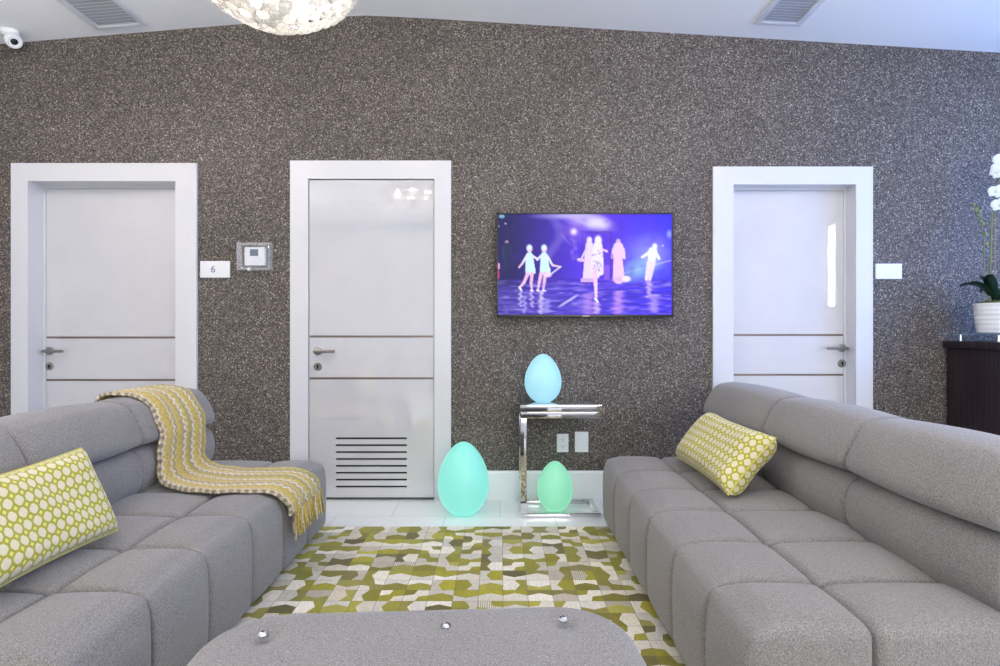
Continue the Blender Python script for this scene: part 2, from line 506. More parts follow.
# ------------------------------------------------------------------ doors
def lever(parent, x, y, z, s, keyhole=True):
    """lever handle on a round rose; s = direction the lever points"""
    h = MB(); h.lathe([(.0265, 0), (.0265, .007), (.024, .009), (.0, .009)], (x, y, z), 24, 'y')
    h.lathe([(.010, .0), (.010, .045)], (x, y - .006, z), 14, 'y')
    h.tube([(x - s * .012, y - .05, z), (x + s * .01, y - .052, z), (x + s * .06, y - .052, z), (x + s * .118, y - .05, z)], [.0095, .0100, .0095, .009], 12)
    hd = h.build('door_handle', M['steel'], parent)
    k = MB(); k.lathe([(.0255, 0), (.0255, .006), (.022, .009), (.013, .009), (.012, .0075), (.0, .0075)], (x, y, z - .098), 24, 'y')
    k.build('keyhole_rose', M['steel'], parent)
    q = MB(); q.box(x - .003, x + .003, y - .0115, y - .007, z - .112, z - .094, .001)
    q.lathe([(.006, .0), (.006, .0045), (0, .0045)], (x, y - .007, z - .094), 12, 'y'); q.build('keyhole', M['void'], parent)

for d in DOORS:
    ox0, ox1, ot = d['o']; ix0, ix1, it = d['i']; rec = d['rec']
    r = struct(d['n'], ((ix0 + ix1) / 2, WALL, 0))
    c = MB(); yf, yb = WALL - .018, WALL
    # flat casing boards with eased edges, mitred look kept by a fine step towards the opening
    for (a, b, z0, z1) in ((ox0, ix0, 0, ot), (ix1, ox1, 0, ot), (ix0, ix1, it, ot)):
        c.box(a, b, yf, yb, z0, z1)
    c.build('door_casing', M['trim'], r, smooth=False, merge=0)
    yl = WALL + rec                                   # the leaf's face
    j = MB(); jd = max(rec, .0) + .05
    for (a, b, z0, z1) in ((ix0 - .014, ix0, 0, it + .014), (ix1, ix1 + .014, 0, it + .014), (ix0, ix1, it, it + .014)):
        j.box(a, b, WALL - .001, WALL + jd, z0, z1)
    if rec > 0:
        for (a, b, z0, z1) in ((ix0, ix0 + .012, 0, it), (ix1 - .012, ix1, 0, it), (ix0 + .012, ix1 - .012, it - .012, it)):
            j.box(a, b, yl - .004, yl + .03, z0, z1)
    j.build('door_jamb', M['trim'], r, smooth=False, merge=0)
    if rec > 0: lx0, lx1, lt, lb = ix0 + .014, ix1 - .014, it - .014, .008
    else: lx0, lx1, lt, lb = ix0 + .004, ix1 - .004, it - .006, .018
    yb = yl + .04
    leaf = MB()
    if d['n'] == 'door_2':
        vx0, vx1 = X(336, WALL), X(407, WALL)
        zs = [Z(438.2 + 6.88 * k, WALL) for k in range(8)]; hs = .0058
        leaf.box(lx0, vx0, yl, yb, lb, lt); leaf.box(vx1, lx1, yl, yb, lb, lt)
        edges = [lt] + [q for z in zs for q in (z + hs, z - hs)] + [lb]
        for k in range(0, len(edges), 2): leaf.box(vx0, vx1, yl, yb, edges[k + 1], edges[k])
    else:
        leaf.box(lx0, lx1, yl, yb, lb, lt)
    lf = leaf.build('door_leaf', M['door'], r, smooth=False, merge=0)
    if d['n'] == 'door_2':
        v = MB(); v.box(vx0 + .001, vx1 - .001, yl + .012, yl + .016, zs[-1] - hs * 2, zs[0] + hs * 2); v.build('vent_slot_shade', M['void'], lf, smooth=False)  # near-black sheet stands in for the shade inside the vent slots
    # near-black sheet paints the shade in the gaps around the leaf
    g = MB(); g.box(ix0, ix1, yb + .002, yb + .012, 0, it); g.build('door_backing', M['void'], r, smooth=False)
    spy = {'door_1': (337.5, 380, yl), 'door_2': (336.5, 378.3, yl), 'door_3': (335, 374.8, yl)}[d['n']]
    for py in spy[:2]:
        q = MB(); z = Z(py, spy[2]); q.box(lx0 + .003, lx1 - .003, yl - .0012, yl + .004, z - .0065, z + .0065)
        q.build('inlay_strip', M['inlay'], lf, smooth=False)
    hp = {'door_1': (50, 351, 1), 'door_2': (318, 351, 1), 'door_3': (841.5, 348, -1)}[d['n']]
    lever(lf, X(hp[0], yl), yl, Z(hp[1], yl), hp[2])

# ------------------------------------------------------------------ sofas
def closed_profile(ctrl, seg=6):
    """closed Catmull-Rom through control points (u, z)"""
    n = len(ctrl); out = []
    for i in range(n):
        p0, p1, p2, p3 = (ctrl[(i + k - 1) % n] for k in range(4))
        for s in range(seg):
            t = s / seg
            out.append(tuple(.5 * ((2 * p1[k]) + (-p0[k] + p2[k]) * t + (2 * p0[k] - 5 * p1[k] + 4 * p2[k] - p3[k]) * t * t + (-p0[k] + 3 * p1[k] - 3 * p2[k] + p3[k]) * t ** 3) for k in (0, 1)))
    return out

def roll(mb, prof, y0, y1, tx, r=.03, n=8):
    """a stuffed roll of the given section between y0 and y1, rounded into its end seams"""
    cu = sum(p[0] for p in prof) / len(prof); cz = sum(p[1] for p in prof) / len(prof)
    rad = sum(math.hypot(p[0] - cu, p[1] - cz) for p in prof) / len(prof)
    stations = [(y0 + r * (1 - math.cos(a)), -r * (1 - math.sin(a))) for a in [PI / 2 * k / 5 for k in range(6)]]
    L = y1 - y0 - 2 * r
    stations += [(y0 + r + L * k / n, .010 * math.sin(PI * k / n)) for k in range(1, n)]
    stations += [(y1 - (a - y0), b) for a, b in reversed(stations[:6])]
    base = len(mb.v); m = len(prof)
    for y, off in stations:
        k = 1 + off / rad
        for (u, z) in prof: mb.v.append((tx(cu + (u - cu) * k), y, cz + (z - cz) * k))
    for i in range(len(stations) - 1):
        for q in range(m):
            w = (q + 1) % m
            mb.face((base + i * m + q, base + i * m + w, base + (i + 1) * m + w, base + (i + 1) * m + q))
    for si, yy, bul in ((0, y0, -.006), (len(stations) - 1, y1, .006)):
        c = len(mb.v); mb.v.append((tx(cu), yy + bul, cz))
        for q in range(m): mb.face((base + si * m + q, base + si * m + (q + 1) % m, c))

def sofa(side, xf, depth, useam, ymods, yrolls, label, roff=0.0):
    """u runs from the seat's front (0) towards the back; side = +1 when the back is at larger x"""
    tx = lambda u: xf + side * u
    root = thing('sofa', label, 'sofa', (tx(depth / 2), (ymods[0] + ymods[-1]) / 2, .0105), None)
    z0, zt = .03, .366
    fr = MB()
    a, b = sorted((tx(.05), tx(depth + .22))); fr.rbox(a, b, ymods[0] + .03, ymods[-1] - .03, .012, .30, .02, 2, 2)
    fr.build('base', M['fabric'], root)
    for row, (u0, u1) in enumerate(((0, useam), (useam, depth + .10))):
        for y0, y1 in zip(ymods, ymods[1:]):
            mb = MB()
            end_hi = abs(y1 - ymods[-1]) < 1e-6; end_lo = abs(y0 - ymods[0]) < 1e-6
            def puff(p, h, row=row):
                x, y, z = p
                fx = 1 - (x / h[0]) ** 2; fy = 1 - (y / h[1]) ** 2; fz = 1 - (z / h[2]) ** 2
                fx = max(fx, 0); fy = max(fy, 0); fz = max(fz, 0)
                nz = z + (.022 * (fx * fy) ** .55 if z > h[2] * .8 else 0)
                nx = x; ny = y
                front = -side
                if row == 0 and x * front > h[0] * .9: nx = x + front * .018 * (fy * fz) ** .5
                if end_hi and y > h[1] * .9: ny = y + .012 * (fx * fz) ** .5
                if end_lo and y < -h[1] * .9: ny = y - .012 * (fx * fz) ** .5
                if row == 0:                      # softly rounded front edge
                    R = .06; a_ = R - (h[0] - nx * front); b_ = nz - (h[2] - R)
                    if a_ > 0 and b_ > 0:
                        L = math.hypot(a_, b_)
                        if L > R:
                            a_, b_ = a_ * R / L, b_ * R / L
                            nx = front * (h[0] - R + a_); nz = h[2] - R + b_
                return (nx, ny, nz)
            a, b = sorted((tx(u0 + .0005), tx(u1 - .0005)))
            if row == 0: mb.rbox(a, b, y0 + .0008, y1 - .0008, z0, zt, .026, 10, 5, puff)
            else: mb.rbox(a, b, y0 + .0008, y1 - .0008, .17, zt, .026, 10, 5, puff)
            mb.build('seat_cushion', M['fabric'], root, angle=75)
    j = depth + roff
    low = closed_profile([(j + .02, .350), (j - .018, .395), (j - .030, .455), (j - .012, .525), (j + .05, .562), (j + .16, .566), (j + .22, .51), (j + .225, .40), (j + .19, .345), (j + .10, .335)])
    upp = closed_profile([(j + .03, .562), (j - .018, .578), (j - .028, .612), (j + .002, .680), (j + .040, .732), (j + .085, .752), (j + .16, .757), (j + .225, .742), (j + .250, .69), (j + .243, .61), (j + .20, .560), (j + .11, .556)])
    for nm, pr in (('lower_back_roll', low), ('upper_back_roll', upp)):
        for y0, y1 in zip(yrolls, yrolls[1:]):
            mb = MB(); roll(mb, pr, y0 + .0005, y1 - .0005, tx, .028)
            mb.build(nm, M['fabric'], root, angle=60)
    return root

LY = [1.27, 1.59, 1.90, 2.23, 2.54, 2.86, 3.17]
RY = [1.385, 1.645, 1.96, 2.295, 2.60, 2.93, 3.275]
L_X, L_D, L_O = -.92, .585, .025
R_X, R_D = .565, .62
sofa(-1, L_X, L_D, .265, LY, [1.30, 1.93, 2.54, 3.18], 'grey tufted sofa with a knitted throw hanging over its back', L_O)
sofa(1, R_X, R_D, .305, RY, [1.42, 2.08, 2.73, 3.52], 'grey tufted sofa whose back stands before the dark counter', .03)

# ------------------------------------------------------------------ pillows
def pillow(name, label, bottom_mid, top_mid, length, height, thick, lab_uv, y_mid):
    """bottom_mid/top_mid: (x, z) of the long edges; lies along y"""
    bx, bz = bottom_mid; tx_, tz = top_mid
    up = Vector((tx_ - bx, 0, tz - bz)).normalized(); al = Vector((0, 1, 0)); nrm = al.cross(up)
    c = Vector(((bx + tx_) / 2, y_mid, (bz + tz) / 2)); mb = MB(); n, m = 60, 36
    P = .0345
    def pt(s, t, sg):
        a = s * 2 - 1; b = t * 2 - 1
        pull_a = 1 - .045 * (1 - b * b) ; pull_b = 1 - .085 * (1 - a * a)
        e = (max(0, 1 - a ** 8) * max(0, 1 - b ** 6)) ** .5
        th = thick / 2 * e * (.9 + .1 * math.cos(3 * a + sg)) + .004 * math.sin(9 * a + 4 * b) * e
        return c + al * (a * length / 2 * pull_a) + up * (b * height / 2 * pull_b) + nrm * (sg * th)
    def arc(fn, cnt):
        acc = [0.0]
        for q in range(cnt): acc.append(acc[-1] + (fn((q + 1) / cnt) - fn(q / cnt)).length)
        return acc
    U = arc(lambda f: pt(f, .5, 1), n); V = arc(lambda f: pt(.5, f, 1), m)
    for sg in (1, -1):
        base = len(mb.v)
        for i in range(n + 1):
            for k in range(m + 1): mb.v.append(tuple(pt(i / n, k / m, sg)))
        for i in range(n):
            for k in range(m):
                a = base + i * (m + 1) + k; q = [a, a + m + 1, a + m + 2, a + 1]
                uv = [(U[ii] / P, V[kk] / P) for ii, kk in ((i, k), (i + 1, k), (i + 1, k + 1), (i, k + 1))]
                if sg < 0: q.reverse(); uv.reverse()
                mb.face(q, uv)
    low = min(p[2] for p in mb.v)
    o = mb.build(name, M['pillow'], None, (bx, y_mid, low), angle=80)
    tag(o, label, 'pillow', 'green patterned lumbar pillows')
    ed = MB(); ring = [pt(i / n, 0, 1) for i in range(n)] + [pt(1, k / m, 1) for k in range(m)] + [pt(1 - i / n, 1, 1) for i in range(n)] + [pt(0, 1 - k / m, 1) for k in range(m)]
    ed.tube(ring, .0035, 6, close=True); ed.build('piping', M['piping'], o)
    return o
M['piping'] = simple('green_piping', rgb(206, 200, 104), .8, var=.1, scale=200)
pillow('lumbar_pillow', 'green octagon-print lumbar pillow on the sofa with the throw', (-1.265, .405), (-1.38, .665), .70, .295, .14, None, 1.63)
pillow('lumbar_pillow', 'pale green octagon-print lumbar pillow on the sofa before the dark counter', (.905, .405), (1.095, .632), .69, .295, .17, None, 2.725)

# ------------------------------------------------------------------ throw blanket
def throw():
    j = L_D + L_O
    path = [(j + .276, .60), (j + .278, .69), (j + .260, .762), (j + .20, .783), (j + .12, .783), (j + .05, .768), (j + .0, .72), (j - .038, .655), (j - .055, .60), (j - .054, .55), (j - .056, .49),
            (j - .066, .445), (j - .10, .413), (j - .16, .404), (j - .24, .404), (j - .32, .402), (.19, .404), (.10, .404), (.035, .397), (-.012, .372), (-.040, .330), (-.044, .295), (-.042, .275)]
    mid = [2.845, 2.845, 2.845, 2.84, 2.835, 2.83, 2.83, 2.825, 2.82, 2.815, 2.805, 2.785, 2.765, 2.725, 2.685, 2.66, 2.65, 2.655, 2.67, 2.69, 2.71, 2.725, 2.73]
    # even resampling
    P = [Vector((u, z, m)) for (u, z), m in zip(path, mid)]; seg = []
    for i in range(len(P) - 1):
        p0, p1, p2, p3 = P[max(i - 1, 0)], P[i], P[i + 1], P[min(i + 2, len(P) - 1)]
        for s in range(12):
            t = s / 12
            seg.append(.5 * ((2 * p1) + (p2 - p0) * t + (2 * p0 - 5 * p1 + 4 * p2 - p3) * t * t + (3 * p1 - p0 - 3 * p2 + p3) * t ** 3))
    seg.append(P[-1]); acc = [0]
    for a, b in zip(seg, seg[1:]): acc.append(acc[-1] + math.hypot(b[0] - a[0], b[1] - a[1]))
    NS, NT_ = 230, 60; out = []
    k = 0
    for i in range(NS + 1):
        d = acc[-1] * i / NS
        while k < len(acc) - 2 and acc[k + 1] < d: k += 1
        f = (d - acc[k]) / max(1e-9, acc[k + 1] - acc[k]); out.append(seg[k].lerp(seg[k + 1], min(1, f)))
    nor = []
    for i in range(NS + 1):
        a, b = out[max(0, i - 1)], out[min(NS, i + 1)]; tu, tz = b[0] - a[0], b[1] - a[1]; L = math.hypot(tu, tz)
        nor.append((tz / L, -tu / L))        # outward (away from the sofa): front/up
    W = .405
    def P3(i, t, h):
        p = out[i]; nu, nz = nor[i]; s = acc[-1] * i / NS
        if nz < 0 and abs(nz) > .5: pass
        edge = .006 * math.sin(s * 46 + (0 if t < .5 else 2)) * (abs(t - .5) * 2) ** 3
        w = (t - .5) * (W - .075 * max(0, 1 - s / .55) + .014 * math.sin(s * 9)) + edge
        bump = .0032 * math.sin(s * 2 * PI / .017 + (PI if int(t * 26) % 2 else 0)) + .0028 * math.cos(t * 26 * PI)
        fold = .006 * math.sin(t * 9 + s * 3) * (1 if s > .25 else .4)
        q = h + (bump + abs(fold) if h > 0 else abs(fold))
        return (L_X - (p[0] + nu * -1 * -1 * 0 + NU(nu, nz, 0) * q), p[2] + w, p[1] + NU(nu, nz, 1) * q)
    def NU(nu, nz, k):
        return (-nu, -nz)[k] if k == 0 else -nz
    # path runs back -> top -> front, so the outward side is (-tz, tu) mirrored; checked by the sign below
    mid_i = int(NS * .2)
    mb = MB()
    def surf(h, flip):
        base = len(mb.v)
        for i in range(NS + 1):
            for t in range(NT_ + 1): mb.v.append(P3(i, t / NT_, h))
        for i in range(NS):
            for t in range(NT_):
                a = base + i * (NT_ + 1) + t; q = [a, a + NT_ + 1, a + NT_ + 2, a + 1]
                uv = [(ii / NS, tt / NT_) for ii, tt in ((i, t), (i + 1, t), (i + 1, t + 1), (i, t + 1))]
                if flip: q.reverse(); uv.reverse()
                mb.face(q, uv)
        return base
    A = surf(.006, False); B = surf(-.004, True); w = NT_ + 1
    rim = [(i * w, (i + 1) * w, 0.0, i) for i in range(NS)]
    for i in range(NS):
        for c, tt in ((0, .03), (NT_, .97)):
            mb.face((A + i * w + c, A + (i + 1) * w + c, B + (i + 1) * w + c, B + i * w + c), [(i / NS, tt), ((i + 1) / NS, tt), ((i + 1) / NS, tt), (i / NS, tt)])
    for t in range(NT_):
        for r_ in (0, NS):
            mb.face((A + r_ * w + t, A + r_ * w + t + 1, B + r_ * w + t + 1, B + r_ * w + t), [(r_ / NS, t / NT_), (r_ / NS, (t + 1) / NT_), (r_ / NS, (t + 1) / NT_), (r_ / NS, t / NT_)])
    o = mb.build('throw_blanket', M['knit'], None, (L_X - .2, 2.8, .41), angle=80)
    tag(o, 'yellow and white striped knitted throw with fringe draped over the grey sofa', 'blanket')
    fr = MB(); end = out[-1]
    for q in range(58):
        t = (q + .5) / 58; y = end[2] + (t - .5) * W; x = L_X - (end[0] - .006 + random.uniform(-.006, .006)); z = end[1] + .012
        ln = random.uniform(.095, .125); pts = []
        dy = random.uniform(-.012, .012); dx = random.uniform(-.002, .012)
        for s in range(5):
            f = s / 4; pts.append((x + dx * f - .002 * math.sin(f * 5), y + dy * f + .003 * math.sin(f * 6 + q), z - ln * f))
        base = len(fr.f)
        fr.tube(pts, [.0045, .0042, .004, .0038, .002], 5)
        for k in range(base, len(fr.f)): fr.uv[k] = [(.99, t)] * len(fr.f[k])
    fr.has_uv = True
    fo = fr.build('fringe', M['knit'], o); fo['kind'] = 'stuff'
throw()

# ------------------------------------------------------------------ ottoman
def ottoman():
    cx, cy, w, d, zt, rot = -.158, 1.06, .93, .72, .415, math.radians(3.4)
    root = thing('ottoman', 'long grey ottoman with crystal buttons standing on the green rug', 'ottoman', (cx, cy, .0105))
    R = Matrix.Translation((cx, cy, 0)) @ Matrix.Rotation(rot, 4, 'Z')
    def outline(r, inset, n=14):
        pts = []; hx, hy = w / 2 - inset, d / 2 - inset; r = max(.01, r - inset)
        for k, (sx, sy) in enumerate(((1, 1), (-1, 1), (-1, -1), (1, -1))):
            for q in range(n + 1):
                a = PI / 2 * k + PI / 2 * q / n
                pts.append((sx * (hx - r) + r * math.cos(a), sy * (hy - r) + r * math.sin(a)))
        return pts
    btn = [(-.325, .215), (.055, .228), (.312, .242), (-.325, -.05), (.055, -.04), (.312, -.03)]
    def zd(x, y, z):
        for bx, by in btn: z -= .014 * math.exp(-((x - bx) ** 2 + (y - by) ** 2) / .0009)
        return z
    def ring_mesh(mb, levels, top=True):
        rows = []
        for inset, z in levels:
            rows.append(len(mb.v))
            for (x, y) in outline(.17, inset): mb.v.append((x, y, z))
        n = len(outline(.17, 0))
        for a, b in zip(rows, rows[1:]):
            for q in range(n): mb.face((a + q, a + (q + 1) % n, b + (q + 1) % n, b + q))
        return rows, n
    mb = MB()
    lev = [(.03, .075), (.012, .080), (.002, .10), (0, .16), (0, zt - .06)] + [(.05 * (1 - math.cos(a)), zt - .05 + .05 * math.sin(a)) for a in [PI / 2 * k / 6 for k in range(1, 7)]]
    rows, n = ring_mesh(mb, lev)
    mb.face([rows[0] + q for q in reversed(range(n))])
    # top as fine concentric rings so that it can dimple at the buttons
    last = rows[-1]; K = 40; prev = last
    edge = [mb.v[last + q] for q in range(n)]
    # densify the outline for the dimples
    for k in range(1, K):
        f = 1 - k / K; cur = len(mb.v)
        for (x, y, z) in edge:
            px, py = x * f, y * f
            mb.v.append((px, py, zd(px, py, zt + .010 * (1 - f * f))))
        for q in range(n): mb.face((prev + q, prev + (q + 1) % n, cur + (q + 1) % n, cur + q))
        prev = cur
    c = len(mb.v); mb.v.append((0, 0, zd(0, 0, zt + .01)))
    for q in range(n): mb.face((prev + q, prev + (q + 1) % n, c))
    mb.move(R); mb.build('cushion', M['fabric'], root, angle=60)
    pl = MB(); pl.rbox(-w / 2 + .07, w / 2 - .07, -d / 2 + .07, d / 2 - .07, .0125, .085, .01, 2, 2); pl.move(R); pl.build('plinth', M['black'], root)
    for bx, by in btn:
        b = MB(); z = zt + .004 - .004
        b.lathe([(.0, -.004), (.0105, -.002), (.0115, .003), (.009, .007), (.005, .009), (.0, .0095)], (bx, by, zd(bx, by, zt + .008) + .012), 8)
        b.move(R); b.build('crystal_button', M['jewel'], root, smooth=False)
ottoman()

# ------------------------------------------------------------------ rug
def rug():
    x0, x1, y0, y1, T = -1.36, .96, .50, 3.205, .098
    mb = MB(); cols = []
    nx, ny = int(round((x1 - x0) / T)), int(round((y1 - y0) / T)); x1 = x0 + nx * T
    olive = [(158, 152, 36), (140, 134, 28), (168, 162, 56), (150, 144, 44), (126, 118, 36), (162, 154, 30), (140, 132, 58), (112, 102, 50), (166, 160, 72), (152, 146, 34)]
    cream = [(222, 216, 200), (212, 205, 188), (230, 224, 210), (214, 207, 192), (220, 215, 204), (228, 222, 208), (198, 188, 170)]
    zt = .0105
    def zz(x, y): return zt
    def poly(pts, c, al):
        mx_, my_ = tile[0]; pts = [(mx_ + (x - mx_) * .982, my_ + (y - my_) * .982) for x, y in pts]
        mb.add([(x, y, zz(x, y)) for x, y in pts], [tuple(range(len(pts)))])
        cols.append((c, al))
    ys = [y1 - k * T for k in range(ny + 1)]
    rnd = random.Random(11); cls = {}; tile = [None]
    for i in range(nx):
        for k in range(ny):
            a, b = x0 + i * T, x0 + (i + 1) * T; hi, lo = ys[k], ys[k + 1]
            cs = [(a, lo), (b, lo), (b, hi), (a, hi)]           # corners, parity alternates
            mids = [((a + b) / 2, lo), (b, (lo + hi) / 2), ((a + b) / 2, hi), (a, (lo + hi) / 2)]
            ctr = ((a + b) / 2, (lo + hi) / 2); tile[0] = ctr
            def pick(cl):
                base = rnd.choice(olive if cl else cream); j = rnd.uniform(.9, 1.1)
                return tuple(min(255, q * j) for q in base), (.5 if rnd.random() < .03 else 1.0)
            best = None
            for _ in range(2):
                if rnd.random() < .80: q = rnd.randrange(2); sg = rnd.choice((-.22, .22)); cl = rnd.randrange(2); cc4 = [1 - cl, cl, cl, 1 - cl] if q == 0 else [1 - cl, 1 - cl, cl, cl]; cand = ('chevron', q, sg, cl)
                else: o = rnd.randrange(2); cl = rnd.randrange(2); cc4 = [cl if (n_ % 2 == 0) == bool(o) else 1 - cl for n_ in range(4)]; cand = ('cut', o, 0, cl)
                sc_ = 0
                if (i - 1, k) in cls: L = cls[(i - 1, k)]; sc_ += (L[1] == cc4[0]) + (L[2] == cc4[3])
                if (i, k - 1) in cls: U = cls[(i, k - 1)]; sc_ += (U[0] == cc4[3]) + (U[1] == cc4[2])
                if best is None or sc_ > best[0]: best = (sc_, cand, cc4)
            kind, q, sg, cl = best[1]; cls[(i, k)] = best[2]
            if kind == 'chevron':                                # two pieces meeting in a chevron
                e0, e1 = mids[q], mids[q + 2]
                kink = (ctr[0] + (sg * T if q == 0 else 0), ctr[1] + (sg * T if q == 1 else 0))
                sides = ([e0, cs[1], cs[2], e1, kink], [e1, cs[3], cs[0], e0, kink]) if q == 0 else ([e0, cs[2], cs[3], e1, kink], [e1, cs[0], cs[1], e0, kink])
                for m_, sd in enumerate(sides): c_, al_ = pick(cl ^ m_); poly(sd, c_, al_)
                continue
            cut = (0, 2) if q else (1, 3); kinks = {}
            for w in cut:
                cc = cs[w]; kinks[w] = (cc[0] + (ctr[0] - cc[0]) * .80, cc[1] + (ctr[1] - cc[1]) * .80)
                c_, al_ = pick(cl); poly([cc, mids[w], kinks[w], mids[(w + 3) % 4]], c_, al_)
            c_, al_ = pick(1 - cl)
            q0, q1 = cut
            poly([mids[q0], cs[(q0 + 1) % 4], mids[(q0 + 1) % 4], kinks[q1], ctr, kinks[q0]], c_, al_)
            poly([mids[q1], cs[(q1 + 1) % 4], mids[(q1 + 1) % 4], kinks[q0], ctr, kinks[q1]], c_, al_)
    nt = len(mb.f)
    mb.box(x0, x1, ys[-1], y1, .0005, zt - .0003)
    o = mb.build('rug', M['rug'], None, ((x0 + x1) / 2, (y0 + y1) / 2, 0), smooth=False, merge=0, recalc=False)
    ca = o.data.color_attributes.new('Col', 'FLOAT_COLOR', 'CORNER'); k = 0
    for pi, p in enumerate(o.data.polygons):
        c, al = cols[pi] if pi < nt else ((120, 112, 76), 1.0)
        for q in p.loop_indices: ca.data[q].color = (lin(c[0]), lin(c[1]), lin(c[2]), al)
    tag(o, 'patchwork rug of olive and cream pieces lying between the two sofas', 'rug')
rug()

# ------------------------------------------------------------------ egg lamps, side table
def egg(name, label, mat, x, y, z, h, w, seam=True):
    mb = MB(); prof = []; n = 40
    for k in range(n + 1):
        t = PI * k / n; zz = (1 - math.cos(t)) / 2
        r = math.sin(t) * (1 + .17 * math.cos(t) - .03 * math.cos(2 * t))
        prof.append([r, zz])
    mx = max(p[0] for p in prof)
    prof = [(p[0] / mx * w / 2, p[1] * h * 1.03 - h * .03) for p in prof]
    cutp = [p for p in prof if p[1] > 0]; f = [p for p in prof if p[1] <= 0][-1]
    prof = [((f[0] + cutp[0][0]) / 2 * .96, 0.0)] + cutp
    prof[-1] = (0.0, prof[-1][1])
    mb.lathe(prof, (x, y, z + .001), 48)
    r = thing(name, label, 'lamp', (x, y, z), 'glowing egg lamps')
    mb.build('lamp_shade', mat, r, angle=60)
    b = MB(); rr = prof[0][0] * .9; b.lathe([(rr, .0004), (rr, .0009)], (x, y, z), 32); b.build('base_plate', M['plastic'], r)
egg('egg_lamp', 'large teal glowing egg lamp standing on the floor beside the vented door', M['teal'], X(463.5, 3.47), 3.46, 0, .415, .297)
egg('egg_lamp', 'small mint green glowing egg lamp on the floor inside the chrome table base', M['mint'], X(555, 3.535), 3.535, 0, .287, .212)
TY0, TY1 = 3.38, 3.69
TX0, TX1 = X(520.3, TY0), X(601.8, TY0); TT = .637
egg('egg_lamp', 'pale blue glowing egg lamp on top of the chrome side table', M['sky'], X(543, 3.53), 3.53, TT, .282, .217)

def side_table():
    r = thing('side_table', 'C-shaped chrome side table with a mirror top carrying the blue egg lamp', 'table', ((TX0 + TX1) / 2, (TY0 + TY1) / 2, 0))
    t = .034
    mb = MB(); mb.box(TX0, TX1, TY0, TY1, TT - .040, TT, .0008); mb.build('table_top', M['chrome'], r)
    mb = MB(); ox = .012
    mb.box(TX0 + .002, TX1 - ox * .5, TY0 + .006, TY0 + .006 + t, TT - .076, TT - .0405, .0008); mb.box(TX0 + .002, TX1 - ox * .5, TY1 - t - .006, TY1 - .006, TT - .076, TT - .0405, .0008)
    mb.box(TX0 + .002, TX0 + .002 + t, TY0 + .04, TY1 - .04, TT - .076, TT - .0405, .0008); mb.box(TX1 - ox * .5 - t, TX1 - ox * .5, TY0 + .04, TY1 - .04, TT - .076, TT - .0405, .0008)
    mb.build('top_frame', M['chrome'], r, merge=0)
    for y in (TY0 + .006, TY1 - .006 - t):
        mb = MB(); mb.box(TX0 + .002, TX0 + .002 + t, y, y + t, .026, TT - .0765, .0008); mb.build('leg', M['chrome'], r)
    mb = MB(); bh = .026
    mb.box(TX0 + .006, TX1 - .004, TY0 + .004, TY0 + .004 + t, .001, bh, .0008); mb.box(TX0 + .006, TX1 - .004, TY1 - .004 - t, TY1 - .004, .001, bh, .0008)
    mb.box(TX0 + .006, TX0 + .006 + t, TY0 + .036, TY1 - .036, .001, bh, .0008); mb.box(TX1 - .004 - t, TX1 - .004, TY0 + .036, TY1 - .036, .001, bh, .0008)
    mb.build('base_frame', M['chrome'], r, merge=0)
side_table()

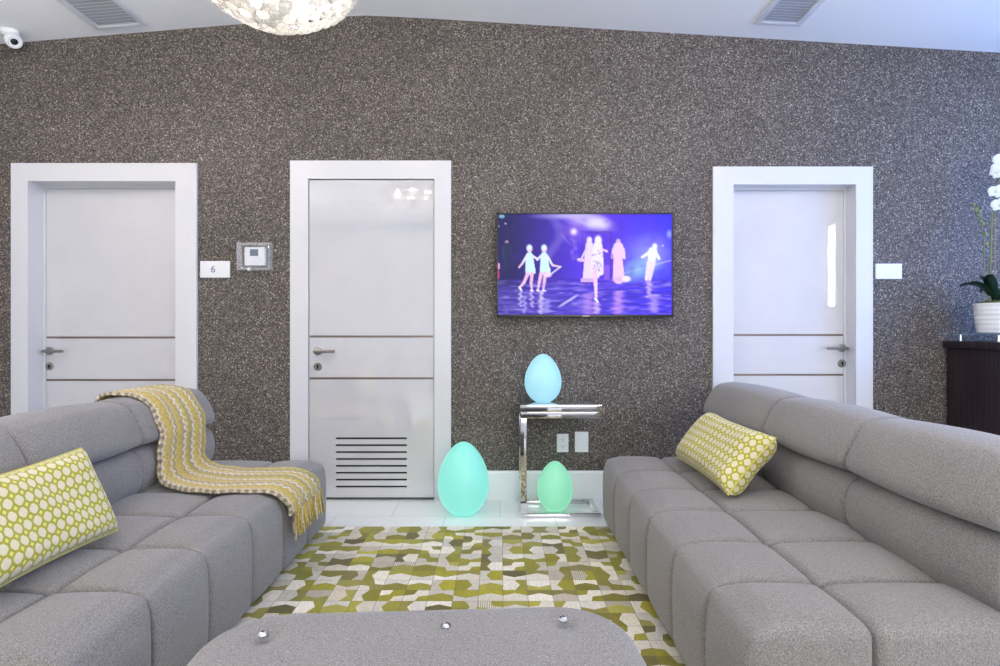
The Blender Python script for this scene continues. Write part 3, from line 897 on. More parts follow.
# ------------------------------------------------------------------ television
def paint():
    """the stage picture on the screen, in a 829 x 473 frame"""
    Wp, Hp, ST = 829, 473, 3.6
    nx, ny = int(Wp / ST), int(Hp / ST)
    img = [[None] * (nx + 1) for _ in range(ny + 1)]
    rn = random.Random(3)
    def mixc(a, b, t): return tuple(a[k] + (b[k] - a[k]) * t for k in range(3))
    for j in range(ny + 1):
        for i in range(nx + 1):
            x, y = i * Wp / nx, j * Hp / ny
            c = mixc((30, 24, 92), (84, 48, 232), max(0, min(1, (x - 60) / 330)))
            if x > 560: c = mixc(c, (60, 46, 255), min(1, (x - 560) / 230))
            if y > 305:                                   # wet stage floor
                t = min(1, (y - 305) / 60); c = mixc(c, mixc((84, 70, 176), (66, 44, 246), min(1, x / 760)), t * .85)
                w = math.sin(y * .33 + 2.1 * math.sin(x * .021) + x * .012) * math.sin(x * .043 + y * .09)
                c = mixc(c, (156, 136, 240), max(0, w) * .30)
                w2 = math.sin(y * .21 - x * .018); c = mixc(c, (24, 10, 130), max(0, w2) * .32)
            img[j][i] = c
    def blend(x, y, rx, ry, fn):
        for j in range(max(0, int((y - ry) * ny / Hp)), min(ny, int((y + ry) * ny / Hp) + 1) + 0):
            for i in range(max(0, int((x - rx) * nx / Wp)), min(nx, int((x + rx) * nx / Wp) + 1)):
                px, py = i * Wp / nx, j * Hp / ny
                c, a = fn(px, py)
                if a > 0: img[j][i] = mixc(img[j][i], c, min(1, a))
    def ell(cx, cy, rx, ry, c, a=1, soft=.3, rot=0):
        ca, sa = math.cos(rot), math.sin(rot); R = max(rx, ry) * (1 + soft)
        def fn(x, y):
            dx, dy = x - cx, y - cy; u, v = (dx * ca + dy * sa) / rx, (-dx * sa + dy * ca) / ry
            d = math.hypot(u, v); return c, a * max(0, min(1, (1 + soft - d) / (2 * soft)))
        blend(cx, cy, R, R, fn)
    def cap(x0, y0, x1, y1, r0, r1, c, a=1):
        L2 = (x1 - x0) ** 2 + (y1 - y0) ** 2 + 1e-6; rm = max(r0, r1) + 3
        def fn(x, y):
            t = max(0, min(1, ((x - x0) * (x1 - x0) + (y - y0) * (y1 - y0)) / L2))
            d = math.hypot(x - x0 - t * (x1 - x0), y - y0 - t * (y1 - y0)); return c, a * max(0, min(1, (r0 + (r1 - r0) * t - d) / 3 + .5))
        blend((x0 + x1) / 2, (y0 + y1) / 2, abs(x1 - x0) / 2 + rm, abs(y1 - y0) / 2 + rm, fn)
    def rect(x0, y0, x1, y1, c, a=1):
        blend((x0 + x1) / 2, (y0 + y1) / 2, (x1 - x0) / 2, (y1 - y0) / 2, lambda x, y: (c, a if x0 <= x <= x1 and y0 <= y <= y1 else 0))
    wh, ice, pink, lil = (244, 244, 255), (206, 240, 252), (232, 190, 240), (196, 150, 238)
    # hanging cloud shapes, smoke column, set walls
    ell(430, 30, 105, 36, (206, 196, 246), .9, .5, .25); ell(330, 8, 130, 14, (190, 180, 238), .8, .6); ell(480, 44, 46, 26, (228, 222, 250), .8, .5)
    for q in range(14): ell(262 + 34 * math.sin(q * .33) , 20 + q * 15, 22, 16, (128, 118, 214), .34, .6)
    cap(300, 92, 345, 145, 3, 2, (170, 160, 235), .5)
    for k in range(3): cap(402 + k * 68, 84, 402 + k * 68, 300, 1.6, 1.6, (44, 12, 120), .6)
    cap(402, 84, 545, 84, 1.8, 1.8, (44, 12, 120), .7); cap(402, 170, 545, 170, 1.4, 1.4, (44, 12, 120), .5)
    rect(404, 90, 540, 300, (112, 60, 214), .30)
    ell(362, 82, 44, 40, (168, 130, 240), .6, .9); ell(362, 82, 14, 13, (255, 240, 235), 1, .8)
    for q in range(9): ell(366 + rn.uniform(-14, 14), 120 + q * 11, 9, 9, (150, 126, 232), .5, .6)
    ell(715, 190, 110, 96, (120, 120, 250), .55, .9); ell(700, 205, 80, 70, (150, 170, 250), .5, .9); ell(668, 262, 75, 34, (150, 226, 236), .75, .9, -.35); ell(742, 170, 60, 50, (190, 190, 255), .4, .9)
    cap(560, 290, 829, 216, 1.5, 2.5, (216, 206, 255), .7)
    ell(818, 95, 12, 18, (170, 200, 255), .8, .6)
    ell(18, 10, 14, 9, (130, 190, 200), .9, .2); ell(4, 56, 3, 3, wh, .9, .5); ell(36, 44, 4, 4, wh, .9, .5); ell(786, 148, 4, 4, wh, .9, .5)
    for q in range(150):
        x, y = rn.uniform(0, 829), rn.uniform(20, 300); ell(x, y, rn.uniform(8, 26), rn.uniform(6, 18), rn.choice(((44, 20, 150), (120, 84, 240), (70, 40, 210))), .16 * min(1, .2 + x / 600), .8)
    for q in range(260):
        x, y = rn.uniform(0, 829), rn.uniform(312, 472); ell(x, y, rn.uniform(10, 34), rn.uniform(2, 5), rn.choice(((170, 150, 246), (40, 16, 150), (120, 100, 236), (206, 190, 252))), .36, .7)
    # dark figure at the side
    ell(42, 132, 8, 10, (176, 150, 170)); cap(42, 148, 40, 205, 14, 15, (30, 40, 86)); cap(38, 200, 36, 262, 8, 5, (34, 44, 92)); cap(48, 200, 50, 250, 7, 4, (30, 38, 84)); cap(28, 155, 22, 200, 5, 4, (40, 52, 100)); cap(56, 155, 62, 190, 5, 4, (40, 52, 100))
    cap(3, 235, 4, 255, 6, 5, (225, 150, 210)); cap(2, 270, 3, 300, 5, 4, (200, 60, 110))
    # two dancers in short pale dresses with bobbed caps
    for dx, arm in ((0, 0), (70, 1)):
        x = 150 + dx
        ell(x, 160, 14, 18, (226, 246, 255)); ell(x + 1, 172, 9, 10, (236, 206, 226))
        cap(x, 196, x + 4, 262, 17, 24, ice); rect(x - 20, 255, x + 29, 279, ice)
        if not arm:
            cap(x - 14, 198, x - 34, 232, 6, 5, (232, 226, 250)); cap(x - 34, 232, x - 50, 250, 5, 4, (236, 204, 228)); cap(x + 14, 196, x + 40, 212, 6, 5, (232, 226, 250))
            cap(x - 8, 280, x - 26, 322, 9, 7, (238, 190, 232)); cap(x - 26, 322, x - 46, 345, 7, 5, (238, 196, 236)); cap(x + 12, 280, x + 8, 325, 9, 7, (234, 186, 230)); cap(x + 8, 325, x + 12, 358, 7, 4, (234, 192, 234))
            cap(x - 48, 345, x - 38, 358, 5, 4, wh); cap(x + 6, 360, x + 18, 361, 4, 3, wh)
        else:
            cap(x + 16, 198, x + 40, 240, 6, 5, (232, 226, 250)); cap(x + 40, 240, x + 78, 248, 5, 4, (236, 204, 228)); cap(x - 14, 196, x - 34, 214, 6, 5, (232, 226, 250))
            cap(x - 14, 280, x - 24, 325, 9, 7, (238, 190, 232)); cap(x - 24, 325, x - 30, 357, 6, 4, (238, 196, 236)); cap(x + 6, 280, x, 325, 9, 7, (234, 186, 230)); cap(x, 325, x - 4, 358, 7, 4, (234, 192, 234))
            cap(x - 34, 358, x - 22, 361, 4, 3, wh); cap(x - 8, 360, x + 8, 361, 4, 3, wh)
    cap(300, 246, 252, 282, 3, 3, (240, 226, 250)); ell(238, 286, 18, 11, (240, 214, 246))
    # centre group
    ell(436, 122, 13, 17, (238, 222, 246)); cap(436, 145, 432, 300, 18, 28, (232, 214, 250)); cap(424, 160, 398, 210, 6, 5, (226, 200, 245)); rect(396, 300, 458, 318, (208, 170, 240)); rect(398, 318, 458, 326, (90, 50, 170))
    ell(478, 124, 17, 24, wh); cap(476, 150, 474, 230, 22, 30, (240, 232, 252)); cap(494, 165, 520, 174, 6, 5, (238, 210, 240)); cap(462, 250, 466, 285, 22, 20, (236, 224, 250)); cap(488, 240, 490, 275, 16, 14, (236, 224, 250))
    for q in range(26): ell(474 + rn.uniform(-24, 24), 205 + rn.uniform(-40, 62), 3.5, 4.5, (166, 140, 214), .7, .4)
    cap(462, 275, 466, 330, 12, 9, (240, 200, 236)); cap(466, 330, 468, 392, 9, 6, (240, 206, 240)); cap(464, 398, 476, 412, 6, 5, wh); cap(384, 212, 432, 222, 6, 5, (232, 206, 245)); ell(398, 216, 20, 8, (226, 200, 244), .9, .4)
    rect(505, 240, 530, 310, (176, 120, 236), .5)
    ell(574, 130, 11, 15, (222, 182, 220)); cap(574, 155, 574, 190, 24, 26, (238, 206, 244)); cap(572, 190, 576, 300, 20, 28, (240, 200, 246)); cap(596, 165, 602, 205, 9, 7, (236, 204, 244)); cap(552, 165, 545, 205, 8, 6, (236, 204, 244)); cap(548, 190, 536, 240, 3, 3, (90, 40, 150), .6)
    ell(584, 308, 34, 14, (224, 180, 240), .9, .5); ell(612, 304, 21, 14, (244, 232, 252)); cap(520, 175, 500, 168, 5, 4, pink)
    # spot-lit singer at the other side
    ell(748, 152, 12, 15, wh, 1, .4); cap(738, 176, 730, 235, 22, 17, (236, 242, 255)); cap(722, 180, 688, 202, 8, 6, wh); cap(752, 182, 768, 208, 8, 7, (232, 234, 252)); cap(768, 208, 752, 176, 6, 5, wh)
    cap(722, 232, 708, 305, 13, 8, (238, 226, 255)); cap(738, 232, 724, 305, 13, 8, (232, 218, 252)); ell(735, 215, 26, 30, wh, .35, .7)
    # mirror streaks on the floor
    def streak(x, y0, y1, wd, c, a):
        n = int((y1 - y0) / 5)
        for q in range(n): ell(x + 5 * math.sin(q * 1.3 + x) + (q / n) * rn.uniform(-6, 6), y0 + q * 5, wd * rn.uniform(.6, 1.15), 4, c, a * rn.uniform(.55, 1), .5)
    streak(108, 362, 440, 7, (214, 200, 250), .85); streak(126, 390, 470, 10, (188, 180, 250), .7); streak(160, 370, 440, 8, (214, 196, 248), .85); streak(206, 362, 472, 12, (222, 206, 250), .85); streak(232, 400, 472, 24, (168, 160, 246), .7)
    streak(430, 376, 472, 30, (196, 150, 240), .7); streak(470, 415, 472, 16, (226, 196, 246), .8); streak(574, 362, 472, 26, (200, 150, 244), .85); streak(720, 315, 395, 12, (214, 186, 250), .85); streak(742, 380, 465, 24, (186, 160, 250), .75); streak(36, 430, 470, 8, (110, 110, 190), .6)
    for q in range(10): ell(300 + q * 8, 430 - q * 5, 16, 5, (206, 206, 250), .5, .6, -.5)
    ell(270, 330, 60, 5, (120, 100, 220), .5, .7); ell(350, 350, 70, 4, (110, 90, 226), .5, .7)
    return nx, ny, img

def television():
    y = 3.665
    x0, x1, zt, zb = X(496.6, y), X(673.6, y), Z(212.6, y), Z(317, y)
    r = thing('television', 'flat black TV on the papered wall showing performers on a blue stage', 'television', ((x0 + x1) / 2, WALL, zb))
    b = MB(); be = .0085
    b.box(x0, x1, y + .012, y + .048, zb, zt, .004)
    b.box(x0, x1, y, y + .012, zt - be, zt, .0015); b.box(x0, x1, y, y + .012, zb, zb + be * 1.7, .0015); b.box(x0, x0 + be, y, y + .012, zb, zt, .0015); b.box(x1 - be, x1, y, y + .012, zb, zt, .0015)
    body = b.build('casing', M['black'], r, merge=0)
    nx, ny, img = paint(); s = MB()
    sx0, sx1, sz1, sz0 = x0 + be, x1 - be, zt - be, zb + be * 1.7
    s.grid(lambda u, v: (sx0 + (sx1 - sx0) * u, y + .009, sz1 + (sz0 - sz1) * v), nx, ny, uv=False)
    sc = s.build('screen', M['screen'], r, smooth=False, merge=0, recalc=False)
    ca = sc.data.color_attributes.new('Col', 'FLOAT_COLOR', 'POINT')
    for i in range(nx + 1):
        for j in range(ny + 1):
            c = img[j][i]; ca.data[i * (ny + 1) + j].color = (lin(c[0]), lin(c[1]), lin(c[2]), 1)
    m = MB(); m.box((x0 + x1) / 2 - .2, (x0 + x1) / 2 + .2, y + .048, WALL, (zb + zt) / 2 - .15, (zb + zt) / 2 + .15); m.build('wall_bracket', M['black'], r, smooth=False)
    l = MB(); cx = X(586, y); l.box(cx - .022, cx + .022, y - .001, y + .001, zb + .004, zb + .008)
    l.build('maker_mark', M['steel'], r, smooth=False)
television()

# ------------------------------------------------------------------ things on the wall
def text_mesh(s, size, depth):
    cu = bpy.data.curves.new('lettering', 'FONT'); cu.body = s; cu.size = size; cu.extrude = depth; cu.align_x = 'CENTER'; cu.align_y = 'CENTER'
    ob = bpy.data.objects.new('lettering', cu); COL.objects.link(ob)
    bpy.context.view_layer.update()
    me = bpy.data.meshes.new_from_object(ob.evaluated_get(bpy.context.evaluated_depsgraph_get()))
    bpy.data.objects.remove(ob)
    return me
def plaque(label, x0, x1, y0, y1, mark):
    r = thing('room_plaque', label, 'sign', (X((x0 + x1) / 2, WALL), WALL, Z(y1, WALL)), 'room number plaques')
    mb = MB(); mb.box(X(x0, WALL - .012), X(x1, WALL - .012), WALL - .012, WALL - .0002, Z(y1, WALL - .012), Z(y0, WALL - .012), .0015); mb.build('panel', M['stone'], r)
    if mark:
        me = text_mesh(mark, .062, .0006); me.materials.clear(); me.materials.append(M['ink'])
        o = bpy.data.objects.new('number', me); COL.objects.link(o); o.parent = r
        o.rotation_euler = (PI / 2, 0, 0); o.location = Vector((X(214, WALL), WALL - .0125, Z(269.6, WALL))) - OFF[r.name]
    else:
        q = MB()                                   # faint worn trace in the stone
        for (px, py, w, h) in ((891.0, 272.6, .008, .006),):
            q.box(X(px, WALL) - w / 2, X(px, WALL) + w / 2, WALL - .0124, WALL - .0118, Z(py, WALL) - h / 2, Z(py, WALL) + h / 2)
        q.build('faint_mark', M['fade'], r, smooth=False, merge=0)
M['fade'] = simple('faint_grey', rgb(196, 198, 206), .3, var=.04)
plaque('white wall plaque marked 6 beside the thermostat', 200, 229.6, 261, 277.6, '6')
plaque('blank white wall plaque between a recessed door and the orchid', 875.8, 902, 263.6, 279, None)

def thermostat():
    x0, x1, zt, zb = X(236, WALL - .056), X(270, WALL - .05), Z(242.2, WALL - .056), Z(270, WALL - .056)
    r = thing('thermostat', 'white wall thermostat locked inside a clear plastic guard box', 'thermostat', ((x0 + x1) / 2, WALL, zb))
    b = MB(); b.box(X(244.4, WALL - .03), X(264.8, WALL - .03), WALL - .03, WALL - .0003, Z(265.4, WALL - .03), Z(247, WALL - .03), .003); b.build('body', M['plastic'], r)
    s = MB(); s.box(X(249.9, WALL - .03), X(258.2, WALL - .03), WALL - .0312, WALL - .0295, Z(256.0, WALL - .03), Z(249.2, WALL - .03)); s.build('display', M['lcd'], r, smooth=False)
    g = MB(); d = .056; t = .004; yf = WALL - d
    # shell: rounded front panel and four thick translucent rims
    g.cur = 1; g.rbox(x0 + .006, x1 - .006, yf, yf + t, zb + .006, zt - .006, .0018, 2, 2); g.cur = 0
    g.rbox(x0, x1, yf + .002, WALL - .0005, zt - .014, zt, .005, 2, 3); g.rbox(x0, x1, yf + .002, WALL - .0005, zb, zb + .014, .005, 2, 3)
    g.rbox(x0, x0 + .014, yf + .002, WALL - .0005, zb + .01, zt - .01, .005, 2, 3); g.rbox(x1 - .014, x1, yf + .002, WALL - .0005, zb + .01, zt - .01, .005, 2, 3)
    g.build('guard_cover', [M['clear'], M['clearer']], r, merge=0)
    k = MB(); k.lathe([(.009, 0), (.009, .012), (.006, .016), (0, .016)], (X(252.6, WALL), yf + .006, zb + .004), 14, 'y'); k.build('lock', M['plastic'], r)
    v = MB()
    for q in range(7): v.box(x0 + .018, x0 + .038, yf - .0012, yf + .001, zb + .03 + q * .017, zb + .036 + q * .017)
    v.build('vent_rib', M['clear'], r, smooth=False, merge=0)
thermostat()

def plate(kind, label, x0, x1, y0, y1):
    r = thing(kind, label, 'outlet' if kind == 'wall_outlet' else 'cover plate', (X((x0 + x1) / 2, WALL), WALL, Z(y1, WALL)))
    mb = MB(); a, b, zb, zt = X(x0, WALL), X(x1, WALL), Z(y1, WALL), Z(y0, WALL)
    mb.box(a, b, WALL - .007, WALL - .0002, zb, zt, .002); mb.build('cover_plate', M['plastic'], r)
    cx = (a + b) / 2
    if kind == 'wall_outlet':
        for dz in (.021, -.021):
            f = MB(); f.rbox(cx - .016, cx + .016, WALL - .009, WALL - .0072, (zb + zt) / 2 + dz - .014, (zb + zt) / 2 + dz + .014, .0008, 2, 2); fo = f.build('socket', M['plastic'], r)
            s = MB()
            for q in (-.006, .006): s.box(cx + q - .001, cx + q + .001, WALL - .0094, WALL - .0088, (zb + zt) / 2 + dz - .002, (zb + zt) / 2 + dz + .007)
            s.lathe([(.0022, 0), (.0022, .0005), (0, .0005)], (cx, WALL - .0089, (zb + zt) / 2 + dz - .008), 8, 'y')
            s.build('slot', M['void'], fo, smooth=False, merge=0)
    else:
        f = MB(); f.rbox(cx - .026, cx + .026, WALL - .0085, WALL - .0072, zb + .014, zt - .022, .0006, 2, 2); f.build('inset_panel', M['plastic'], r)
plate('wall_outlet', 'small white wall outlet with sockets above the mint egg lamp', 556.8, 568.4, 433.8, 452)
plate('cable_plate', 'larger plain white cover plate beside the socket outlet', 574.8, 588.2, 431.6, 452)

# ------------------------------------------------------------------ ceiling vents, security camera
def vent(label, x0, x1, y0, y1):
    xm = (x0 + x1) / 2; z = top_at(xm); sl = (top_at(x1) - top_at(x0)) / (x1 - x0)
    r = thing('ceiling_vent', label, 'vent', (xm, (y0 + y1) / 2, z), 'ceiling air vents')
    tilt = lambda mb: setattr(mb, 'v', [(x, y, zz + top_at(xm) + sl * (x - xm)) for x, y, zz in mb.v])
    f = MB(); w = .034; t = -.012
    f.box(x0, x1, y0, y0 + w, t, -.0005, .003); f.box(x0, x1, y1 - w, y1, t, -.0005, .003); f.box(x0, x0 + w, y0 + w * .9, y1 - w * .9, t, -.0005, .003); f.box(x1 - w, x1, y0 + w * .9, y1 - w * .9, t, -.0005, .003)
    tilt(f); f.build('frame', M['grille'], r, merge=0)
    b = MB(); b.box(x0 + w, x1 - w, y0 + w, y1 - w, -.0015, -.0005); tilt(b); b.build('vent_gap_shade', M['grille_gap_shade'], r, smooth=False)
    n = 9
    for k in range(n):
        y = y0 + w + (y1 - y0 - 2 * w) * (k + .5) / n; h = (y1 - y0 - 2 * w) / n
        s = MB(); a = [(y - h * .34, -.0125), (y + h * .22, -.0065), (y + h * .22, -.005), (y - h * .34, -.011)]
        s.add([(xx, yy, zz) for xx in (x0 + w * .95, x1 - w * .95) for yy, zz in a], [(0, 1, 2, 3), (7, 6, 5, 4)] + [(i, i + 4, (i + 1) % 4 + 4, (i + 1) % 4) for i in range(4)])
        tilt(s); s.build('slat', M['grille'], r, smooth=False)
M['grille_gap_shade'] = simple('painted_gap_shade', rgb(190, 193, 200), .7, var=.05)  # grey backing paints in the shade between the slats
vent('white slatted ceiling vent near the security camera', X(97, 3.66), X(97, 3.66) + .315, 3.30, 3.655)
vent('white slatted ceiling vent above the door nearest the counter', X(753.5, 3.56), X(753.5, 3.56) + .272, 3.235, 3.56)

def cctv():
    x, y = X(13, 3.6), 3.61; z = top_at(x)
    r = thing('security_camera', 'white dome security camera at the ceiling corner above the doors', 'security camera', (x, y, z))
    b = MB(); b.lathe([(.050, 0.0), (.052, -.012), (.048, -.026), (.036, -.034), (0.0, -.034)], (x - .028, y, z + .002), 28); b.build('mount', M['plastic'], r)
    d = Vector((.62, -.42, -.66)).normalized(); c = Vector((x - .006, y - .004, z - .052))
    q = d.to_track_quat('Z', 'Y').to_matrix().to_4x4()
    h = MB(); h.lathe([(0, -.046), (.02, -.042), (.036, -.028), (.044, -.004), (.0445, .018), (.041, .034), (.034, .038), (.030, .030), (0, .030)], (0, 0, 0), 28); h.move(Matrix.Translation(c) @ q); hd = h.build('housing', M['plastic'], r)
    l = MB(); l.lathe([(.019, .0305), (.019, .0325), (.014, .035), (.008, .0385), (0, .039)], (0, 0, 0), 24); l.move(Matrix.Translation(c) @ q); l.build('lens', M['black'], hd)
cctv()

# ------------------------------------------------------------------ chandelier
def chandelier():
    cx, cy = -.785, 2.10; zc = top_at(cx)
    r = thing('chandelier', 'lit crystal basket chandelier hanging from the ceiling ridge', 'chandelier', (cx, cy, zc))
    m = MB(); m.lathe([(.0, 0), (.07, 0), (.07, -.02), (.05, -.035), (.012, -.045), (.012, -.06)], (cx, cy, zc - .0), 24); m.tube([(cx, cy, zc - .05), (cx, cy, 2.18)], .008, 8); m.build('stem', M['chrome'], r)
    for (R, z) in ((.145, 2.43), (.266, 2.285), (.13, 2.80)):
        q = MB(); q.tube([(cx + R * math.cos(a), cy + R * math.sin(a), z) for a in [2 * PI * k / 48 for k in range(48)]], .006, 6, close=True)
        for k in range(4):
            a = PI / 2 * k; q.tube([(cx, cy, z), (cx + R * math.cos(a), cy + R * math.sin(a), z)], .004, 5)
        q.build('ring', M['chrome'], r, merge=0)
    for k in range(6):
        a = 2 * PI * k / 6 + .3; b = MB(); b.lathe([(0, -.03), (.016, -.024), (.021, -.008), (.018, .01), (.010, .026), (.0, .03)], (cx + .15 * math.cos(a), cy + .15 * math.sin(a), 2.275), 14); b.build('bulb', M['bulb'], r)
    # one faceted crystal, hung facing outwards along local +x
    def crystal(mb, c, n, s):
        t = Vector((0, 0, 1)).cross(n)
        t = t.normalized() if t.length > 1e-3 else Vector((1, 0, 0)); u = n.cross(t).normalized()
        ring = [c + (t * math.cos(a) + u * math.sin(a)) * s for a in [PI / 4 * k + PI / 8 for k in range(8)]]
        inn = [c + n * s * .36 + (t * math.cos(a) + u * math.sin(a)) * s * .5 for a in [PI / 4 * k + PI / 8 for k in range(8)]]
        mb.add([tuple(p) for p in ring + inn] + [tuple(c - n * s * .36)], [(k, (k + 1) % 8, (k + 1) % 8 + 8, k + 8) for k in range(8)] + [tuple(range(8, 16))] + [((k + 1) % 8, k, 16) for k in range(8)])
    prof = [(.276, 2.305), (.270, 2.268), (.246, 2.238), (.212, 2.212), (.174, 2.189), (.136, 2.168), (.098, 2.149), (.060, 2.133), (.024, 2.122)]
    spots = []
    for i, (R, z) in enumerate(prof):
        p0, p1 = prof[max(0, i - 1)], prof[min(len(prof) - 1, i + 1)]
        nr, nz = -(p1[1] - p0[1]), (p1[0] - p0[0]); L = math.hypot(nr, nz); nr, nz = nr / L, nz / L
        cnt = max(3, int(2 * PI * R / .043))
        for k in range(cnt):
            a = 2 * PI * (k + .5 * (i % 2)) / cnt
            spots.append((Vector((cx + R * math.cos(a), cy + R * math.sin(a), z + random.uniform(-.003, .003))), Vector((nr * math.cos(a), nr * math.sin(a), nz))))
    spots.sort(key=lambda s: (s[0].z > 2.28, s[0].y))          # the ones the frame shows come first
    pm = MB(); crystal(pm, Vector((0, 0, 0)), Vector((0, 0, 1)), .0235)
    first = None
    for c, n in spots[:100]:
        q = n.to_track_quat('Z', 'Y').to_euler()
        if first is None:
            first = pm.build('crystal_pendant', M['crystal'], r, off=(0, 0, 0), smooth=False); first.location = c - OFF[r.name]; first.rotation_euler = q
        else: copy_part(first, r, c, q)
    st = MB()
    for c, n in spots[100:]: crystal(st, c, n, .0235)
    for (Ra, za, Rb, zb, n, cnt) in ((.268, 2.30, .15, 2.43, 7, 34), (.145, 2.44, .12, 2.80, 12, 18), (.13, 2.80, .06, 2.96, 5, 14)):
        for k in range(cnt):
            a = 2 * PI * k / cnt
            for q in range(n):
                f = (q + .5) / n; R = Ra + (Rb - Ra) * f; z = za + (zb - za) * f + (-.02 * math.sin(PI * f) if za < 2.3 else 0)
                crystal(st, Vector((cx + R * math.cos(a), cy + R * math.sin(a), z)), Vector((math.cos(a), math.sin(a), .2)).normalized(), .014)
    s = st.build('crystal_strands', M['crystal'], r, smooth=False, merge=0); s['kind'] = 'stuff'
    return cx, cy
CHX, CHY = chandelier()

# ------------------------------------------------------------------ counter with glass top, orchid
def counter():
    """end-on counter: the panel the viewer sees is its end, running from the papered wall towards the room"""
    y0, y1 = 2.72, WALL - .02; zt = .992; xe = X(947, y1); xt = X(943, y1)
    r = thing('counter_cabinet', 'dark wood counter cabinet behind the sofa carrying a raised glass shelf', 'cabinet', ((xe + 3.97) / 2, (y0 + y1) / 2, 0))
    b = MB(); b.box(xe, 3.97, y0 + .02, y1, .001, zt - .0405, .002); b.build('body', M['wenge'], r)
    t = MB(); t.box(xt, 3.985, y0, y1, zt - .040, zt, .002); t.build('worktop', M['wenge'], r)
    gz = 1.031; xg = X(939.6, y1)
    g = MB(); g.box(xg, 3.6, y0 + .03, y1 - .01, gz, gz + .008, .0015); go = g.build('glass_shelf', M['greenglass'], r)
    for x in (2.805, 3.45):
        for y in (y0 + .10, 3.375, 3.655):
            s = MB(); s.lathe([(.008, 0), (.008, gz - zt - .0006)], (x, y, zt + .0002), 16); s.build('standoff', M['chrome'], go)
    return gz + .008
GZ = counter()

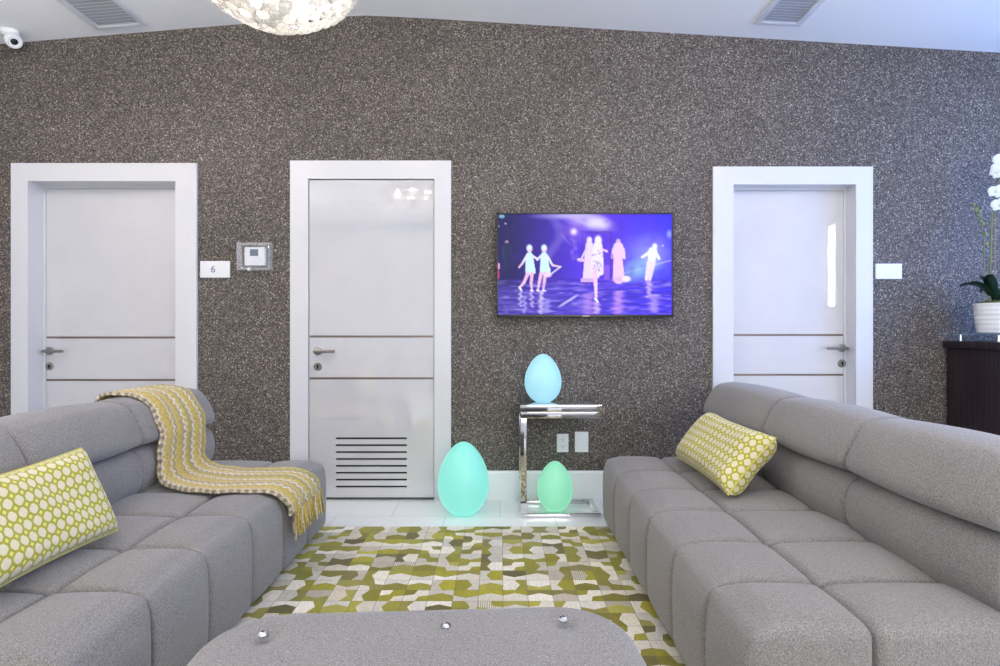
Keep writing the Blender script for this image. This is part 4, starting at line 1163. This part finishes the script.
def orchid():
    y = 3.50; cx = X(996, y); z0 = GZ + .0005; k = y / F
    r = thing('potted_orchid', 'white orchid in a ribbed white pot standing on the glass shelf', 'plant', (cx, y, z0))
    hp = 30.2 * k; rt, rb = 18.6 * k, 15.2 * k; prof = [(rb * .92, 0), (rb, .004)]
    n = 26
    for q in range(1, n + 1):
        f = q / n; prof.append((rb + (rt - rb) * f ** .7 + .0018 * math.sin(f * PI * 13), hp * f))
    prof += [(rt - .006, hp), (rt - .009, hp - .02), (0, hp - .022)]
    p = MB(); p.lathe(prof, (cx, y, z0), 40); p.build('pot', M['ceramic'], r)
    ms = MB(); ms.lathe([(rt - .010, hp - .021), (rt - .012, hp - .006), (rt * .55, hp + .010), (0, hp + .016)], (cx, y, z0), 26)
    rn = random.Random(5)
    ms.v = [(a + rn.uniform(-.003, .003), b + rn.uniform(-.003, .003), c + rn.uniform(-.002, .006)) for a, b, c in ms.v]
    ms.build('moss', M['moss'], r)
    zb = z0 + hp
    def leaf(ang, ln, wd, rise, droop, y_off=0):
        mb = MB(); d = Vector((math.cos(ang), math.sin(ang), 0)); sd = Vector((-d.y, d.x, 0)); nu, nv = 16, 6
        def fn(u, v):
            w = wd * (math.sin(PI * min(1, u * .93 + .07)) ** .7) * (1 - .2 * u); a = v * 2 - 1
            c = Vector((cx, y, zb)) + d * (ln * u) + Vector((0, 0, rise * math.sin(u * PI * .62) - droop * u * u + .008))
            return c + sd * (a * w) + Vector((0, 0, abs(a) * w * .45))
        mb.grid(fn, nu, nv, False); base = len(mb.v)
        mb.v += [(p_[0], p_[1], p_[2] - .0022) for p_ in mb.v[:base]]
        mb.f += [tuple(i + base for i in reversed(f)) for f in mb.f[:]]; mb.m = [0] * len(mb.f); mb.uv = [None] * len(mb.f)
        mb.build('leaf', M['leaf'], r, angle=60)
    leaf(PI + .10, .235, .034, .125, .030); leaf(PI + .50, .18, .036, .155, .02); leaf(PI - .75, .17, .028, .12, .02); leaf(-.35, .20, .030, .15, .0); leaf(.25, .24, .028, .10, .05); leaf(-1.25, .13, .030, .13, .01); leaf(1.4, .15, .026, .1, .03)
    P = lambda px, py, dy=0: (X(px, y), y + dy, Z(py, y))
    st = MB(); st.tube([P(990, 302), P(990.5, 262), P(991.5, 225), P(993.5, 200), P(997, 182), P(1001, 170), P(1006, 160)], [.0042, .0042, .004, .0036, .0033, .003, .0025], 8); st.build('flower_stem', M['stem'], r)
    s2 = MB(); s2.tube([P(985.5, 302, .01), P(985.5, 265, .01), P(985.5, 240, .01), P(982.5, 226, .008), P(977.5, 212, .004), P(973.5, 205, 0)], [.003, .003, .0028, .0025, .0022, .0014], 8); s2.build('bud_stem', M['stem'], r)
    sk = MB(); sk.tube([P(994.2, 303, -.004), P(994.6, 215, -.004)], .0028, 6); sk.build('stake', M['stake'], r)
    for (px, py, s) in ((973.6, 204.6, .008), (975.6, 210, .009), (977.2, 208, .007), (979.4, 216, .009), (979.4, 212, .008), (982.6, 224, .009), (980.5, 221, .008), (985.4, 234, .010), (986.5, 244, .0085)):
        b = MB(); c = P(px, py, -.004); b.lathe([(0, -s * 1.2), (s * .6, -s * .8), (s * .85, 0), (s * .5, s * .9), (0, s * 1.3)], c, 10); b.build('bud', M['bud'], r)
    def blossom(px, py, sz, yaw, pitch, roll_):
        c = Vector(P(px, py, -.02)); R = Matrix.Translation(c) @ Matrix.Rotation(yaw, 4, 'Z') @ Matrix.Rotation(pitch, 4, 'X') @ Matrix.Rotation(roll_, 4, 'Y')
        mb = MB()
        for ang, ln, wd in ((0, 1.0, .62), (PI, 1.0, .62), (PI / 2, .95, .38), (-PI / 2 - .62, .95, .36), (-PI / 2 + .62, .95, .36)):
            d = Vector((math.cos(ang), 0, math.sin(ang))); t = Vector((-d.z, 0, d.x)); base = len(mb.v); nb = len(mb.f)
            def fn(u, v):
                w = wd * sz * .5 * max(0, math.sin(PI * (u * .88 + .09))) ** .55; a = v * 2 - 1
                return d * (sz * .5 * ln * u) + t * (a * w) + Vector((0, -.10 * sz * math.sin(u * 2.6) + .08 * sz * a * a * u + .01 * sz * math.sin(9 * u + 5 * a), 0))
            mb.grid(fn, 8, 6, False); cnt = len(mb.v) - base
            mb.v += [(p_[0], p_[1] + .0015, p_[2]) for p_ in mb.v[base:]]
            mb.f += [tuple(i + cnt for i in reversed(f)) for f in mb.f[nb:]]; mb.m = [0] * len(mb.f); mb.uv = [None] * len(mb.f)
        mb.move(R); fl = mb.build('blossom', M['petal'], r, angle=70)
        l = MB(); l.lathe([(0, -.13 * sz), (.07 * sz, -.09 * sz), (.09 * sz, -.01 * sz), (.05 * sz, .06 * sz), (0, .09 * sz)], (0, -.10 * sz, 0), 10); l.move(R); l.build('lip', M['lip'], fl)
    for a in ((999.5, 160.5, .098, -.3, .1, .1), (997.5, 169.5, .094, -.5, -.2, .5), (1004, 178, .10, .2, 0, -.2), (993.5, 173.5, .070, -.7, .2, .9), (993.2, 192.2, .080, -.5, .1, .35), (1001, 190, .096, .1, 0, -.1), (997, 205.5, .090, -.4, -.1, .2), (1004, 207, .095, .2, .1, -.3)): blossom(*a)
orchid()

# ------------------------------------------------------------------ light
def light(name, kind, loc, energy, col, **kw):
    l = bpy.data.lights.new(name, kind); l.energy = energy; l.color = col
    for k, v in kw.items():
        if k != 'rot': setattr(l, k, v)
    o = bpy.data.objects.new(name, l); COL.objects.link(o); o.location = loc
    if 'rot' in kw: o.rotation_euler = kw['rot']
    return o
for k in range(6):
    a = 2 * PI * k / 6 + .3
    light('chandelier_light', 'POINT', (CHX + .15 * math.cos(a), CHY + .15 * math.sin(a), 2.275), 7.5, (1, .90, .78), shadow_soft_size=.022)
light('chandelier_neck_light', 'POINT', (CHX, CHY, 2.62), 7, (1, .88, .72), shadow_soft_size=.03)
# daylight through the windows
light('window_daylight', 'AREA', (XR + .04, (W1[0] + W1[1]) / 2, (W1[2] + W1[3]) / 2), 45, (.22, .42, 1), shape='RECTANGLE', size=W1[3] - W1[2] - .1, size_y=W1[1] - W1[0] - .1, rot=(0, PI / 2, 0))
light('slim_window_daylight', 'AREA', (XR + .04, (W2[0] + W2[1]) / 2, (W2[2] + W2[3]) / 2), 2.6, (.9, .94, 1), shape='RECTANGLE', size=W2[3] - W2[2] - .1, size_y=W2[1] - W2[0] - .1, rot=(0, PI / 2, 0))
light('rear_fill_light', 'AREA', ((W3[0] + W3[1]) / 2, YB - .04, (W3[2] + W3[3]) / 2), 70, (1, .97, .94), shape='RECTANGLE', size=W3[1] - W3[0] - .1, size_y=W3[3] - W3[2] - .1, rot=(PI / 2, 0, 0))  # fill light added behind the viewer, at the assumed window
# unseen globes added as fill light for the ceiling and room
M['globe'] = m_glow('fill_globe_glow', (1, .93, .85, 1), 42.0)
def globe(x, y):
    z = top_at(x)
    r = thing('fill_globe', 'added white fill-light globe hanging unseen under the ceiling', 'lamp', (x, y, z), 'added fill-light globes under the ceiling')
    m = MB(); m.lathe([(0, 0), (.06, 0), (.06, -.015), (.02, -.025), (.008, -.03), (.008, -.145), (.03, -.15), (.03, -.165), (0, -.165)], (x, y, z), 24); m.build('stem', M['chrome'], r)
    g = MB(); g.lathe([(.028, .075), (.055, .058), (.075, .028), (.08, 0), (.072, -.035), (.045, -.066), (.0, -.08)], (x, y, z - .235), 28); g.build('globe', M['globe'], r)
for (x, y) in ((-2.0, 1.5), (1.5, 1.5), (-.2, .3), (.9, 1.9), (-2.85, -.6), (-2.4, 2.2)):
    globe(x, y)

w = bpy.data.worlds.new('daylight'); SC.world = w; w.use_nodes = True
nt = w.node_tree; bg = nt.nodes['Background']; bg.inputs[1].default_value = 1.0
sk = nt.nodes.new('ShaderNodeTexSky'); sk.sky_type = 'HOSEK_WILKIE'
nt.links.new(sk.outputs[0], bg.inputs[0])

# ------------------------------------------------------------------ camera, view
cam = bpy.data.cameras.new('camera'); cam.sensor_width = 36; cam.lens = 36 * F / 1000.0; cam.clip_start = .05
cam.shift_y = -.003
co = bpy.data.objects.new('camera', cam); COL.objects.link(co); co.location = (0, 0, EYE); co.rotation_euler = (PI / 2, 0, 0)
SC.camera = co
vs = SC.view_settings; vs.view_transform = 'Standard'; vs.look = 'None'; vs.gamma = 1.0; vs.use_curve_mapping = False; vs.exposure = 0.70
